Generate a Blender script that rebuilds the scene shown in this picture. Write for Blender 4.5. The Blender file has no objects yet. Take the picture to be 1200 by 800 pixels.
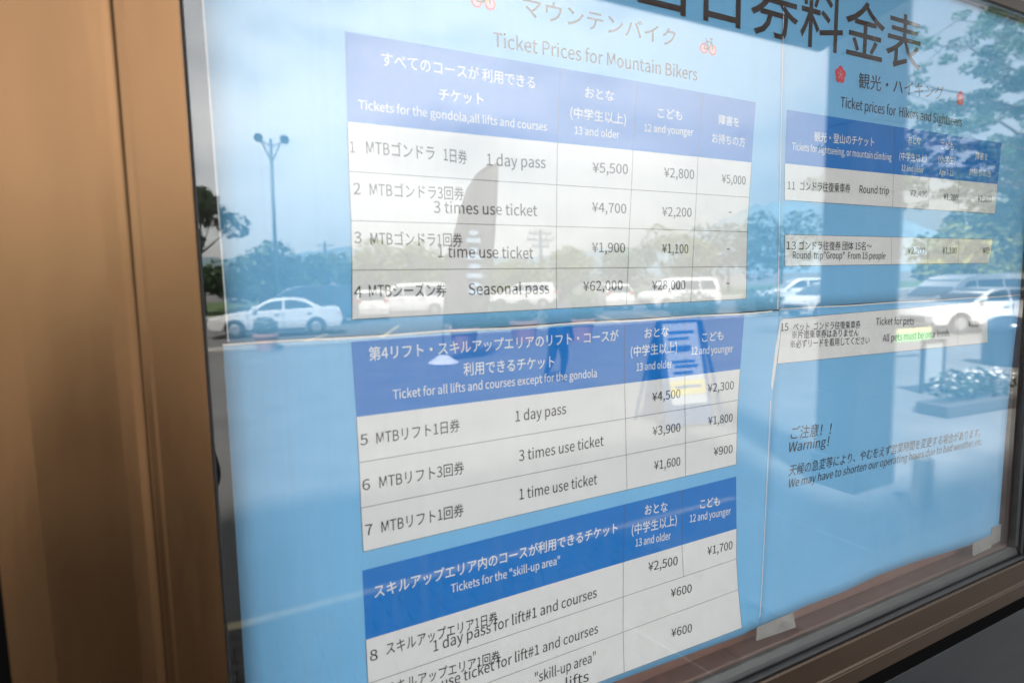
import bpy, bmesh, math, random
from mathutils import Vector, Matrix
R = math.radians
rnd = random.Random(7)
sc = bpy.context.scene
C = sc.collection

# ------------------------------------------------------------------ camera
# x runs along the ticket office wall, y = 0 is the outer face of the glass, the car park lies at y < 0
cd = bpy.data.cameras.new('camera')
cam = bpy.data.objects.new('camera', cd); C.objects.link(cam)
rot = Matrix(((0.88652, 0.06467, -0.45815), (-0.46231, 0.08358, -0.88277), (-0.0188, 0.9944, 0.10399)))
cam.matrix_world = Matrix.Translation((0, -0.8, 2.0)) @ rot.to_4x4()
cd.sensor_width = 36; cd.lens = 21.24
cd.clip_start = 0.02; cd.clip_end = 12000
cd.dof.use_dof = True; cd.dof.focus_distance = 1.25; cd.dof.aperture_fstop = 3.4
sc.camera = cam

# ------------------------------------------------------------------ world, sun, exposure
SUN_EL, SUN_ROT = R(57), R(-25)          # the sun stands behind the ticket office, high and a little to the left
w = bpy.data.worlds.new('World'); sc.world = w; w.use_nodes = True
nt = w.node_tree; nt.nodes.clear()
out = nt.nodes.new('ShaderNodeOutputWorld'); bg = nt.nodes.new('ShaderNodeBackground')
sky = nt.nodes.new('ShaderNodeTexSky'); sky.sky_type = 'NISHITA'; sky.sun_disc = False
sky.sun_elevation = SUN_EL; sky.sun_rotation = SUN_ROT; sky.dust_density = 2.5; sky.air_density = 1.2
tc = nt.nodes.new('ShaderNodeTexCoord'); mp = nt.nodes.new('ShaderNodeMapping')
mp.inputs['Scale'].default_value = (1.0, 1.0, 2.6)
no = nt.nodes.new('ShaderNodeTexNoise'); no.inputs['Scale'].default_value = 2.6
no.inputs['Detail'].default_value = 7; no.inputs['Roughness'].default_value = 0.55
no.inputs['Distortion'].default_value = 0.3
rp = nt.nodes.new('ShaderNodeValToRGB')
rp.color_ramp.elements[0].position = 0.30; rp.color_ramp.elements[0].color = (0.36, 0.36, 0.36, 1)
rp.color_ramp.elements[1].position = 0.60; rp.color_ramp.elements[1].color = (1, 1, 1, 1)
mx = nt.nodes.new('ShaderNodeMix'); mx.data_type = 'RGBA'
# clouds opposite the sun are lit full on and brightest; they dim towards the side
vd = nt.nodes.new('ShaderNodeVectorMath'); vd.operation = 'DOT_PRODUCT'; vd.inputs[1].default_value = (0.05, -0.955, 0.29)
fl = nt.nodes.new('ShaderNodeMapRange'); fl.interpolation_type = 'SMOOTHSTEP'
fl.inputs['From Min'].default_value = 0.50; fl.inputs['From Max'].default_value = 1.0
fl.inputs['To Min'].default_value = 0.27; fl.inputs['To Max'].default_value = 1.0
vc = nt.nodes.new('ShaderNodeVectorMath'); vc.operation = 'SCALE'; vc.inputs[0].default_value = (16.8, 16.7, 16.5)
nt.links.new(tc.outputs['Generated'], vd.inputs[0]); nt.links.new(vd.outputs['Value'], fl.inputs['Value'])
nt.links.new(fl.outputs[0], vc.inputs['Scale']); nt.links.new(vc.outputs[0], mx.inputs['B'])
bg.inputs['Strength'].default_value = 0.05
L = nt.links.new
L(tc.outputs['Generated'], mp.inputs['Vector']); L(mp.outputs[0], no.inputs['Vector'])
L(no.outputs['Fac'], rp.inputs['Fac']); 
sx = nt.nodes.new('ShaderNodeSeparateXYZ'); L(tc.outputs['Generated'], sx.inputs[0])
hz = nt.nodes.new('ShaderNodeMapRange'); hz.interpolation_type = 'SMOOTHSTEP'      # the cloud deck thins out over the hills
hz.inputs['From Min'].default_value = 0.02; hz.inputs['From Max'].default_value = 0.26
hz.inputs['To Min'].default_value = 0.5; hz.inputs['To Max'].default_value = 1.0
L(sx.outputs['Z'], hz.inputs['Value'])
mm = nt.nodes.new('ShaderNodeMath'); mm.operation = 'MULTIPLY'; L(rp.outputs['Color'], mm.inputs[0]); L(hz.outputs[0], mm.inputs[1])
L(mm.outputs[0], mx.inputs['Factor']); L(sky.outputs['Color'], mx.inputs['A']); L(mx.outputs['Result'], bg.inputs['Color'])
L(bg.outputs[0], out.inputs['Surface'])

sd = bpy.data.lights.new('sun', 'SUN'); sd.energy = 3.0; sd.angle = R(7.0); sd.color = (1, 0.95, 0.88)
sun = bpy.data.objects.new('sun', sd); C.objects.link(sun)
sdir = Vector((math.sin(SUN_ROT) * math.cos(SUN_EL), math.cos(SUN_ROT) * math.cos(SUN_EL), math.sin(SUN_EL)))
sun.rotation_euler = sdir.to_track_quat('Z', 'Y').to_euler()
sun.location = sdir * 30
vs = sc.view_settings
vs.view_transform = 'Standard'; vs.look = 'None'; vs.gamma = 1; vs.use_curve_mapping = False
vs.exposure = 2.68
sc.cycles.use_denoising = True
sc.cycles.max_bounces = 8; sc.cycles.transparent_max_bounces = 16
sc.cycles.caustics_reflective = False; sc.cycles.caustics_refractive = False

# ------------------------------------------------------------------ materials
MATS = {}
def mat(name, col, rough=0.6, metal=0.0, spec=0.5, grain=0.0, gscale=40.0, bump=0.0, bscale=60.0, stretch=(1, 1, 1), emit=None):
    if name in MATS: return MATS[name]
    m = bpy.data.materials.new(name); m.use_nodes = True
    n = m.node_tree.nodes; l = m.node_tree.links.new
    b = n['Principled BSDF']
    b.inputs['Base Color'].default_value = (*col, 1); b.inputs['Roughness'].default_value = rough
    b.inputs['Metallic'].default_value = metal; b.inputs['Specular IOR Level'].default_value = spec
    if grain or bump:
        t = n.new('ShaderNodeTexCoord'); mpp = n.new('ShaderNodeMapping'); mpp.inputs['Scale'].default_value = stretch
        l(t.outputs['Object'], mpp.inputs['Vector'])
    if grain:
        a = n.new('ShaderNodeTexNoise'); a.inputs['Scale'].default_value = gscale; a.inputs['Detail'].default_value = 6
        l(mpp.outputs[0], a.inputs['Vector'])
        r = n.new('ShaderNodeMapRange'); r.inputs['From Min'].default_value = 0.3; r.inputs['From Max'].default_value = 0.7
        r.inputs['To Min'].default_value = 1 - grain; r.inputs['To Max'].default_value = 1 + grain
        l(a.outputs['Fac'], r.inputs['Value'])
        v = n.new('ShaderNodeVectorMath'); v.operation = 'SCALE'; v.inputs[0].default_value = col
        l(r.outputs[0], v.inputs['Scale']); l(v.outputs[0], b.inputs['Base Color'])
    if bump:
        a = n.new('ShaderNodeTexNoise'); a.inputs['Scale'].default_value = bscale; a.inputs['Detail'].default_value = 5
        l(mpp.outputs[0], a.inputs['Vector'])
        u = n.new('ShaderNodeBump'); u.inputs['Strength'].default_value = bump; u.inputs['Distance'].default_value = 0.01
        l(a.outputs['Fac'], u.inputs['Height']); l(u.outputs[0], b.inputs['Normal'])
    if emit:
        b.inputs['Emission Color'].default_value = (*emit, 1); b.inputs['Emission Strength'].default_value = 1
    MATS[name] = m
    return m

def glass_mat(name, dust=0.03, tint=(0.985, 0.99, 0.99)):
    """clear pane: mirror by Fresnel, the rest passes straight through; dried rain streaks and dust lie on it"""
    m = bpy.data.materials.new(name); m.use_nodes = True
    n = m.node_tree.nodes; l = m.node_tree.links.new; n.clear()
    o = n.new('ShaderNodeOutputMaterial'); tr = n.new('ShaderNodeBsdfTransparent'); gl = n.new('ShaderNodeBsdfGlossy')
    df = n.new('ShaderNodeBsdfDiffuse'); df.inputs['Color'].default_value = (0.75, 0.74, 0.70, 1)
    tr.inputs['Color'].default_value = (*tint, 1); gl.inputs['Roughness'].default_value = 0.0
    fr = n.new('ShaderNodeFresnel'); ge = n.new('ShaderNodeNewGeometry')
    ior = n.new('ShaderNodeMapRange'); ior.inputs['To Min'].default_value = 1.52; ior.inputs['To Max'].default_value = 1 / 1.52
    l(ge.outputs['Backfacing'], ior.inputs['Value']); l(ior.outputs[0], fr.inputs['IOR'])
    t = n.new('ShaderNodeTexCoord')
    wv = n.new('ShaderNodeTexNoise'); wv.inputs['Scale'].default_value = 3.2; wv.inputs['Detail'].default_value = 1
    l(t.outputs['Object'], wv.inputs['Vector'])
    bp = n.new('ShaderNodeBump'); bp.inputs['Strength'].default_value = 0.05; bp.inputs['Distance'].default_value = 0.004
    l(wv.outputs['Fac'], bp.inputs['Height']); l(bp.outputs[0], gl.inputs['Normal'])
    m1 = n.new('ShaderNodeMixShader'); l(fr.outputs[0], m1.inputs['Fac']); l(tr.outputs[0], m1.inputs[1]); l(gl.outputs[0], m1.inputs[2])
    mp1 = n.new('ShaderNodeMapping'); mp1.inputs['Scale'].default_value = (90, 1, 1.1)
    st = n.new('ShaderNodeTexNoise'); st.inputs['Scale'].default_value = 1.0; st.inputs['Detail'].default_value = 4
    l(t.outputs['Object'], mp1.inputs['Vector']); l(mp1.outputs[0], st.inputs['Vector'])
    r = n.new('ShaderNodeMapRange'); r.inputs['From Min'].default_value = 0.48; r.inputs['From Max'].default_value = 0.75
    r.inputs['To Min'].default_value = dust * 0.35; r.inputs['To Max'].default_value = dust * 4
    l(st.outputs['Fac'], r.inputs['Value'])
    sp = n.new('ShaderNodeTexNoise'); sp.inputs['Scale'].default_value = 140; sp.inputs['Detail'].default_value = 2
    l(t.outputs['Object'], sp.inputs['Vector'])
    r2 = n.new('ShaderNodeMapRange'); r2.inputs['From Min'].default_value = 0.74; r2.inputs['From Max'].default_value = 0.80
    r2.inputs['To Min'].default_value = 0; r2.inputs['To Max'].default_value = 0.10
    l(sp.outputs['Fac'], r2.inputs['Value'])
    sx = n.new('ShaderNodeSeparateXYZ'); l(t.outputs['Object'], sx.inputs[0])       # grime gathers along the bottom edge
    gz = n.new('ShaderNodeMapRange'); gz.inputs['From Min'].default_value = 1.215; gz.inputs['From Max'].default_value = 1.275
    gz.inputs['To Min'].default_value = dust * 14; gz.inputs['To Max'].default_value = 0; l(sx.outputs['Z'], gz.inputs['Value'])
    gn = n.new('ShaderNodeTexNoise'); gn.inputs['Scale'].default_value = 22; gn.inputs['Detail'].default_value = 6; l(t.outputs['Object'], gn.inputs['Vector'])
    gm = n.new('ShaderNodeMath'); gm.operation = 'MULTIPLY'; l(gz.outputs[0], gm.inputs[0]); l(gn.outputs['Fac'], gm.inputs[1])
    sm = n.new('ShaderNodeTexNoise'); sm.inputs['Scale'].default_value = 5; sm.inputs['Detail'].default_value = 5; sm.inputs['Distortion'].default_value = 1.5; l(t.outputs['Object'], sm.inputs['Vector'])
    r3 = n.new('ShaderNodeMapRange'); r3.inputs['From Min'].default_value = 0.52; r3.inputs['From Max'].default_value = 0.75
    r3.inputs['To Min'].default_value = 0; r3.inputs['To Max'].default_value = dust * 3; l(sm.outputs['Fac'], r3.inputs['Value'])
    a0 = n.new('ShaderNodeMath'); a0.operation = 'ADD'; l(gm.outputs[0], a0.inputs[0]); l(r3.outputs[0], a0.inputs[1])
    a1 = n.new('ShaderNodeMath'); a1.operation = 'ADD'; l(a0.outputs[0], a1.inputs[0]); l(r2.outputs[0], a1.inputs[1])
    ad = n.new('ShaderNodeMath'); ad.operation = 'ADD'; l(r.outputs[0], ad.inputs[0]); l(a1.outputs[0], ad.inputs[1])
    m2 = n.new('ShaderNodeMixShader'); l(ad.outputs[0], m2.inputs['Fac']); l(m1.outputs[0], m2.inputs[1]); l(df.outputs[0], m2.inputs[2])
    l(m2.outputs[0], o.inputs['Surface'])
    return m

PAPER = mat('white_paper', (0.85, 0.825, 0.815), 0.6, spec=0.12, grain=0.02, gscale=30, bump=0.30, bscale=7)
LBLUE = mat('light_blue_print', (0.21, 0.53, 0.86), 0.6, spec=0.12, grain=0.04, gscale=5, bump=0.35, bscale=6)
HBLUE = mat('royal_blue_print', (0.001, 0.19, 0.62), 0.6, spec=0.12, grain=0.03, gscale=12)
INKW = mat('white_print', (0.80, 0.82, 0.84), 0.6, spec=0.12)
INKK = mat('dark_print', (0.035, 0.032, 0.035), 0.6, spec=0.12)
INKT = mat('brown_black_print', (0.055, 0.035, 0.03), 0.6, spec=0.12)
INKG = mat('rule_line_print', (0.09, 0.09, 0.10), 0.6, spec=0.12)
INKR = mat('red_print', (0.72, 0.03, 0.05), 0.6)
INKP = mat('pink_print', (0.80, 0.35, 0.38), 0.6)
INKO = mat('orange_print', (0.80, 0.30, 0.05), 0.6)
BRONZE = mat('bronze_anodised_metal', (0.160, 0.086, 0.040), 0.26, metal=0.9, grain=0.12, gscale=2.0, bump=0.16, bscale=2.2, stretch=(5, 5, 1.2))
BRONZE2 = mat('dark_bronze_metal', (0.062, 0.040, 0.026), 0.40, metal=0.6, grain=0.10, gscale=6, bump=0.03, bscale=30, stretch=(0.6, 5, 5))
RUBBER = mat('black_rubber', (0.018, 0.018, 0.020), 0.5, bump=0.1, bscale=200)
GASKET = mat('grey_rubber_gasket', (0.030, 0.031, 0.033), 0.42, grain=0.2, gscale=60, stretch=(0.3, 1, 1))
BLACK = mat('recess_shade_black', (0.004, 0.004, 0.004), 0.9, spec=0.0)  # near black, the shade of gap and groove put into the colour
STEEL = mat('brushed_steel', (0.09, 0.10, 0.11), 0.34, metal=0.9, grain=0.1, gscale=5, bump=0.04, bscale=6, stretch=(0.5, 1, 3))
SILL = mat('inner_sill_brown', (0.20, 0.10, 0.078), 0.5, grain=0.08, gscale=20)
DARKIN = mat('dim_interior_paint', (0.10, 0.095, 0.09), 0.8, grain=0.1, gscale=3)
TAPE = mat('cloudy_adhesive_tape', (0.46, 0.44, 0.42), 0.35, grain=0.15, gscale=60, bump=0.1, bscale=80)
_n = TAPE.node_tree.nodes; _t = _n.new('ShaderNodeBsdfTransparent'); _m = _n.new('ShaderNodeMixShader'); _m.inputs['Fac'].default_value = 0.40
TAPE.node_tree.links.new(_n['Principled BSDF'].outputs[0], _m.inputs[1]); TAPE.node_tree.links.new(_t.outputs[0], _m.inputs[2]); TAPE.node_tree.links.new(_m.outputs[0], _n['Material Output'].inputs['Surface'])
WALLM = mat('brown_wall_panel', (0.10, 0.075, 0.055), 0.6, grain=0.1, gscale=4)
SOFFIT = mat('soffit_board', (0.08, 0.078, 0.075), 0.7, grain=0.1, gscale=5)
PIERM = mat('dark_stone_tile', (0.030, 0.030, 0.032), 0.6, grain=0.2, gscale=6)

# ------------------------------------------------------------------ helpers
def tag(o, label=None, cat=None, group=None, kind=None):
    if label: o['label'] = label
    if cat: o['category'] = cat
    if group: o['group'] = group
    if kind: o['kind'] = kind
    return o
def link(name, me, m, parent=None):
    for mm in (m if isinstance(m, (list, tuple)) else [m]): me.materials.append(mm)
    o = bpy.data.objects.new(name, me); C.objects.link(o)
    if parent: o.parent = parent
    return o
def mesh(name, verts, faces, m, parent=None, smooth=False, mi=None):
    me = bpy.data.meshes.new(name); me.from_pydata([tuple(v) for v in verts], [], faces); me.update()
    if smooth: me.polygons.foreach_set('use_smooth', [True] * len(me.polygons))
    if mi: me.polygons.foreach_set('material_index', mi)
    return link(name, me, m, parent)
def from_bm(name, bm, m, parent=None, smooth=False, bevel=0.0, seg=2):
    bmesh.ops.recalc_face_normals(bm, faces=bm.faces)
    me = bpy.data.meshes.new(name); bm.to_mesh(me); bm.free()
    if smooth: me.polygons.foreach_set('use_smooth', [True] * len(me.polygons))
    o = link(name, me, m, parent)
    if bevel:
        b = o.modifiers.new('bevel', 'BEVEL'); b.width = bevel; b.segments = seg; b.limit_method = 'ANGLE'; b.angle_limit = R(35)
    return o
def empty(name, loc, rz=0.0):
    o = bpy.data.objects.new(name, None); C.objects.link(o); o.location = loc; o.rotation_euler = (0, 0, rz); return o
def bbox(bm, x0, x1, y0, y1, z0, z1):
    g = bmesh.ops.create_cube(bm, size=1)['verts']
    for v in g:
        v.co = Vector((x0 + (v.co.x + .5) * (x1 - x0), y0 + (v.co.y + .5) * (y1 - y0), z0 + (v.co.z + .5) * (z1 - z0)))
def box(name, x0, x1, y0, y1, z0, z1, m, parent=None, bevel=0.0, seg=2):
    bm = bmesh.new(); bbox(bm, x0, x1, y0, y1, z0, z1)
    return from_bm(name, bm, m, parent, bevel=bevel, seg=seg)
def bcyl(bm, p0, p1, r0, r1=None, n=12):
    r1 = r0 if r1 is None else r1
    p0, p1 = Vector(p0), Vector(p1); d = p1 - p0
    g = bmesh.ops.create_cone(bm, cap_ends=True, segments=n, radius1=r0, radius2=max(r1, 1e-4), depth=d.length)['verts']
    q = d.to_track_quat('Z', 'Y').to_matrix().to_4x4()
    bmesh.ops.transform(bm, matrix=Matrix.Translation((p0 + p1) / 2) @ q, verts=g)
def bsph(bm, c, r, s=(1, 1, 1), u=14, v=9):
    g = bmesh.ops.create_uvsphere(bm, u_segments=u, v_segments=v, radius=r)['verts']
    for p in g: p.co = Vector((p.co.x * s[0] + c[0], p.co.y * s[1] + c[1], p.co.z * s[2] + c[2]))
def extrude_xz(bm, pts, y0, y1, taper=None):
    """closed outline in x,z pulled from y0 to y1; taper(z) scales y about its middle"""
    ym = (y0 + y1) / 2
    a = [bm.verts.new((x, ym + (y0 - ym) * (taper(z) if taper else 1), z)) for x, z in pts]
    b = [bm.verts.new((x, ym + (y1 - ym) * (taper(z) if taper else 1), z)) for x, z in pts]
    n = len(pts)
    for i in range(n): bm.faces.new((a[i], a[(i + 1) % n], b[(i + 1) % n], b[i]))
    bm.faces.new(a[::-1]); bm.faces.new(b)
TEXTS = [
    ('a_head', 'すべてのコースが 利用できる', 0.2356, 2.2825, 0.4667, 2.2804, 0.0207, 'w'),
    ('a_head', 'チケット', 0.3143, 2.247, 0.3818, 2.2476, 0.0197, 'w'),
    ('a_head', 'Tickets for the gondola,all lifts and courses', 0.2026, 2.2224, 0.4865, 2.2204, 0.0162, 'w'),
    ('a_head', 'おとな', 0.5555, 2.2778, 0.6113, 2.2783, 0.0195, 'w'),
    ('a_head', '(中学生以上)', 0.5283, 2.2447, 0.6345, 2.2448, 0.0196, 'w'),
    ('a_head', '13 and older', 0.5359, 2.2205, 0.6215, 2.2208, 0.0164, 'w'),
    ('a_head', 'こども', 0.7004, 2.2622, 0.7538, 2.2627, 0.0195, 'w'),
    ('a_head', '12 and younger', 0.6723, 2.2368, 0.7795, 2.2387, 0.0168, 'w'),
    ('a_head', '障害を', 0.8397, 2.2654, 0.8906, 2.265, 0.0192, 'w'),
    ('a_head', 'お持ちの方', 0.8239, 2.2323, 0.9068, 2.2317, 0.0194, 'w'),
    ('a_title', 'マウンテンバイク', 0.4484, 2.3815, 0.739, 2.3814, 0.0343, 't'),
    ('a_title', 'Ticket Prices for Mountain Bikers', 0.4001, 2.33, 0.7878, 2.3317, 0.0282, 't'),
    ('main', '当日券料金表', 0.6574, 2.4413, 1.4462, 2.4419, 0.1278, 'k'),
    ('a_1', '1', 0.189, 2.1662, 0.1956, 2.1662, 0.0206, 'n'),
    ('a_1', 'MTBゴンドラ', 0.2102, 2.1667, 0.3053, 2.1659, 0.0225, 'n'),
    ('a_1', '1日券', 0.3188, 2.1657, 0.3541, 2.1634, 0.0223, 'n'),
    ('a_1', '1 day pass', 0.385, 2.1631, 0.4833, 2.1652, 0.0235, 'n'),
    ('a_1', '¥5,500', 0.5693, 2.1642, 0.6388, 2.1657, 0.0222, 'n'),
    ('a_1', '¥2,800', 0.715, 2.1654, 0.7827, 2.1657, 0.0223, 'n'),
    ('a_1', '¥5,000', 0.8494, 2.1634, 0.91, 2.1629, 0.0213, 'n'),
    ('a_2', '2', 0.191, 2.113, 0.2005, 2.1134, 0.0209, 'n'),
    ('a_2', 'MTBゴンドラ3回券', 0.2124, 2.1128, 0.348, 2.113, 0.0219, 'n'),
    ('a_2', '3 times use ticket', 0.3015, 2.0928, 0.4674, 2.0931, 0.0232, 'n'),
    ('a_2', '¥4,700', 0.5679, 2.1028, 0.6353, 2.1022, 0.0218, 'n'),
    ('a_2', '¥2,200', 0.7112, 2.1003, 0.7777, 2.1008, 0.0218, 'n'),
    ('a_2', '-', 0.8678, 2.1057, 0.8754, 2.1059, 0.023, 'n'),
    ('a_3', '3', 0.1889, 2.0498, 0.1988, 2.0499, 0.0212, 'n'),
    ('a_3', 'MTBゴンドラ1回券', 0.2107, 2.0484, 0.3436, 2.0477, 0.0222, 'n'),
    ('a_3', '1 time use ticket', 0.3058, 2.0313, 0.4594, 2.0292, 0.0236, 'n'),
    ('a_3', '¥1,900', 0.5675, 2.0392, 0.6329, 2.0387, 0.0221, 'n'),
    ('a_3', '¥1,100', 0.7118, 2.0383, 0.7707, 2.0376, 0.022, 'n'),
    ('a_3', '-', 0.8641, 2.0393, 0.8717, 2.0393, 0.0232, 'n'),
    ('a_4', '4', 0.1856, 1.9786, 0.1962, 1.9783, 0.0215, 'n'),
    ('a_4', 'MTBシーズン券', 0.2054, 1.979, 0.3163, 1.9768, 0.0224, 'n'),
    ('a_4', 'Seasonal pass', 0.351, 1.977, 0.487, 1.975, 0.0243, 'n'),
    ('a_4', '¥62,000', 0.5498, 1.9774, 0.6278, 1.9774, 0.0222, 'n'),
    ('a_4', '¥28,000', 0.6902, 1.9757, 0.7646, 1.9752, 0.0222, 'n'),
    ('a_4', '-', 0.8645, 1.9769, 0.8721, 1.9767, 0.0235, 'n'),
    ('b_head', '第4リフト・スキルアップエリアのリフト・コースが', 0.2013, 1.8942, 0.6189, 1.8944, 0.0218, 'w'),
    ('b_head', '利用できるチケット', 0.3393, 1.8608, 0.4942, 1.8604, 0.0223, 'w'),
    ('b_head', 'Ticket for all lifts and courses except for the gondola', 0.2325, 1.8367, 0.5752, 1.8363, 0.0182, 'w'),
    ('b_head', 'おとな', 0.6739, 1.8947, 0.7271, 1.8958, 0.0208, 'w'),
    ('b_head', '(中学生以上)', 0.6446, 1.8651, 0.7465, 1.8664, 0.0216, 'w'),
    ('b_head', '13 and older', 0.6569, 1.8391, 0.7354, 1.8383, 0.0187, 'w'),
    ('b_head', 'こども', 0.8055, 1.8797, 0.8588, 1.8807, 0.0205, 'w'),
    ('b_head', '12 and younger', 0.7805, 1.8578, 0.8841, 1.8549, 0.019, 'w'),
    ('b_5', '5', 0.1843, 1.7781, 0.1948, 1.7783, 0.0213, 'n'),
    ('b_5', 'MTBリフト1日券', 0.2066, 1.7772, 0.3307, 1.7792, 0.0222, 'n'),
    ('b_5', '1 day pass', 0.4233, 1.7804, 0.5152, 1.7819, 0.0239, 'n'),
    ('b_5', '¥4,500', 0.6914, 1.7824, 0.7554, 1.7824, 0.0222, 'n'),
    ('b_5', '¥2,300', 0.8216, 1.7851, 0.8879, 1.7845, 0.0219, 'n'),
    ('b_6', '6', 0.1844, 1.7151, 0.195, 1.7149, 0.0216, 'n'),
    ('b_6', 'MTBリフト3回券', 0.2081, 1.7145, 0.3356, 1.7145, 0.0226, 'n'),
    ('b_6', '3 times use ticket', 0.428, 1.7171, 0.5884, 1.7189, 0.0247, 'n'),
    ('b_6', '¥3,900', 0.6928, 1.7216, 0.7562, 1.7204, 0.0225, 'n'),
    ('b_6', '¥1,800', 0.8237, 1.7235, 0.8862, 1.7221, 0.0221, 'n'),
    ('b_7', '7', 0.1857, 1.6506, 0.1958, 1.6502, 0.022, 'n'),
    ('b_7', 'MTBリフト1回券', 0.2083, 1.65, 0.333, 1.6502, 0.0229, 'n'),
    ('b_7', '1 time use ticket', 0.4275, 1.6554, 0.5748, 1.6548, 0.0249, 'n'),
    ('b_7', '¥1,600', 0.6967, 1.6592, 0.757, 1.6577, 0.0228, 'n'),
    ('b_7', '¥900', 0.8388, 1.6629, 0.8878, 1.6612, 0.0225, 'n'),
    ('c_head', 'スキルアップエリア内のコースが利用できるチケット', 0.1942, 1.5582, 0.6173, 1.562, 0.0227, 'w'),
    ('c_head', 'Tickets for the "skill-up area"', 0.3091, 1.5342, 0.5007, 1.5332, 0.0188, 'w'),
    ('c_head', 'おとな', 0.6767, 1.5814, 0.7283, 1.5782, 0.0222, 'w'),
    ('c_head', '(中学生以上)', 0.6479, 1.551, 0.7504, 1.5487, 0.023, 'w'),
    ('c_head', '13 and older', 0.6565, 1.5269, 0.7364, 1.5233, 0.0199, 'w'),
    ('c_head', 'こども', 0.8069, 1.5675, 0.8568, 1.5644, 0.0218, 'w'),
    ('c_head', '12 and younger', 0.7822, 1.5453, 0.8863, 1.5399, 0.0202, 'w'),
    ('c_8', '8', 0.1842, 1.4664, 0.1952, 1.4655, 0.0229, 'n'),
    ('c_8', 'スキルアップエリア1日券', 0.2077, 1.4689, 0.3849, 1.4661, 0.0228, 'n'),
    ('c_8', '1 day pass for lift#1 and courses', 0.2782, 1.4504, 0.5737, 1.4558, 0.025, 'n'),
    ('c_8', '¥2,500', 0.6856, 1.4744, 0.754, 1.4701, 0.0236, 'n'),
    ('c_8', '¥1,700', 0.8278, 1.4713, 0.8935, 1.4686, 0.0233, 'n'),
    ('c_9', '9', 0.1861, 1.3964, 0.1971, 1.3949, 0.0232, 'n'),
    ('c_9', 'スキルアップエリア1回券', 0.2052, 1.4092, 0.3879, 1.401, 0.0224, 'n'),
    ('c_9', '1 time use ticket for lift#1 and courses', 0.2272, 1.3867, 0.5764, 1.3899, 0.025, 'n'),
    ('c_9', '¥600', 0.7388, 1.4106, 0.7896, 1.4075, 0.0235, 'n'),
    ('c_10', '"skill-up area"', 0.4505, 1.3404, 0.5713, 1.3398, 0.0259, 'n'),
    ('c_10', 'lifts', 0.5098, 1.3107, 0.5568, 1.3084, 0.0264, 'n'),
    ('c_10', '¥600', 0.7411, 1.3319, 0.792, 1.3275, 0.0239, 'n'),
    ('d_title', '観光・ハイキング', 1.2327, 2.3774, 1.5416, 2.3873, 0.0352, 'k2'),
    ('d_title', 'Ticket prices for  Hikers and Sightseers', 1.1782, 2.3308, 1.6259, 2.3347, 0.0294, 'k2'),
    ('d_head', '観光・登山のチケット', 1.0992, 2.2586, 1.2916, 2.2636, 0.0219, 'w'),
    ('d_head', 'Tickets for sightseeing, or mountain climbing', 1.0351, 2.2356, 1.3551, 2.238, 0.0194, 'w'),
    ('d_head', 'おとな', 1.4132, 2.2802, 1.4605, 2.2806, 0.0201, 'w'),
    ('d_head', '(中学生以上)', 1.3838, 2.2428, 1.4862, 2.2444, 0.0203, 'w'),
    ('d_head', '13 and older', 1.3936, 2.2196, 1.4773, 2.2193, 0.0176, 'w'),
    ('d_head', 'こども', 1.5408, 2.2778, 1.5944, 2.2793, 0.021, 'w'),
    ('d_head', '(小学生)', 1.534, 2.2464, 1.6046, 2.2477, 0.0212, 'w'),
    ('d_head', 'Age 7-12', 1.5405, 2.2193, 1.5995, 2.2193, 0.0184, 'w'),
    ('d_head', '障害を', 1.6935, 2.2659, 1.7495, 2.2672, 0.0201, 'w'),
    ('d_head', 'お持ちの方', 1.6683, 2.227, 1.7687, 2.2282, 0.0203, 'w'),
    ('d_11', '11', 1.0251, 2.1608, 1.0472, 2.1609, 0.021, 'n'),
    ('d_11', 'ゴンドラ往復乗車券', 1.0611, 2.1613, 1.2186, 2.1643, 0.0219, 'n'),
    ('d_11', 'Round trip', 1.2494, 2.1644, 1.3514, 2.166, 0.0223, 'n'),
    ('d_11', '¥2,400', 1.4299, 2.1659, 1.4971, 2.1656, 0.0198, 'n'),
    ('d_11', '¥1,200', 1.5644, 2.1632, 1.6248, 2.1635, 0.0207, 'n'),
    ('d_11', '¥1,300', 1.7138, 2.1655, 1.7794, 2.1667, 0.0217, 'n'),
    ('e_13', '13', 1.0262, 2.046, 1.0538, 2.0458, 0.0215, 'n'),
    ('e_13', 'ゴンドラ往復券 団体 15名～', 1.0631, 2.0462, 1.2991, 2.0468, 0.0209, 'n'),
    ('e_13', 'Round  trip"Group"  From 15 people', 1.0455, 2.0278, 1.3495, 2.0268, 0.0202, 'n'),
    ('e_13', '¥2,200', 1.4318, 2.0377, 1.4991, 2.0378, 0.0203, 'n'),
    ('e_13', '¥1,100', 1.5716, 2.0385, 1.6307, 2.0387, 0.0212, 'n'),
    ('e_13', '¥0', 1.7499, 2.0389, 1.7825, 2.0389, 0.0223, 'n'),
    ('f_15', '15', 1.0162, 1.8867, 1.0378, 1.8865, 0.0213, 'n'),
    ('f_15', 'ペット  ゴンドラ往復乗車券', 1.0517, 1.886, 1.2695, 1.8797, 0.0196, 'n'),
    ('f_15', '※片道乗車券はありません', 1.0491, 1.8701, 1.2638, 1.8626, 0.0197, 'n'),
    ('f_15', '※必ずリードを着用してください', 1.045, 1.8517, 1.3041, 1.8432, 0.0199, 'n'),
    ('f_15', 'Ticket for pets', 1.3247, 1.8824, 1.4689, 1.8769, 0.0223, 'n'),
    ('f_15', 'All pets must be on a leash.', 1.3518, 1.8433, 1.6208, 1.84, 0.0231, 'n'),
    ('f_15', '¥800', 1.7011, 1.858, 1.7493, 1.8554, 0.0216, 'n'),
    ('g', 'ご注意！！', 1.053, 1.6652, 1.1818, 1.6573, 0.0311, 'k2'),
    ('g', 'Warning！', 1.0469, 1.6375, 1.1756, 1.632, 0.0285, 'k2'),
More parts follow.
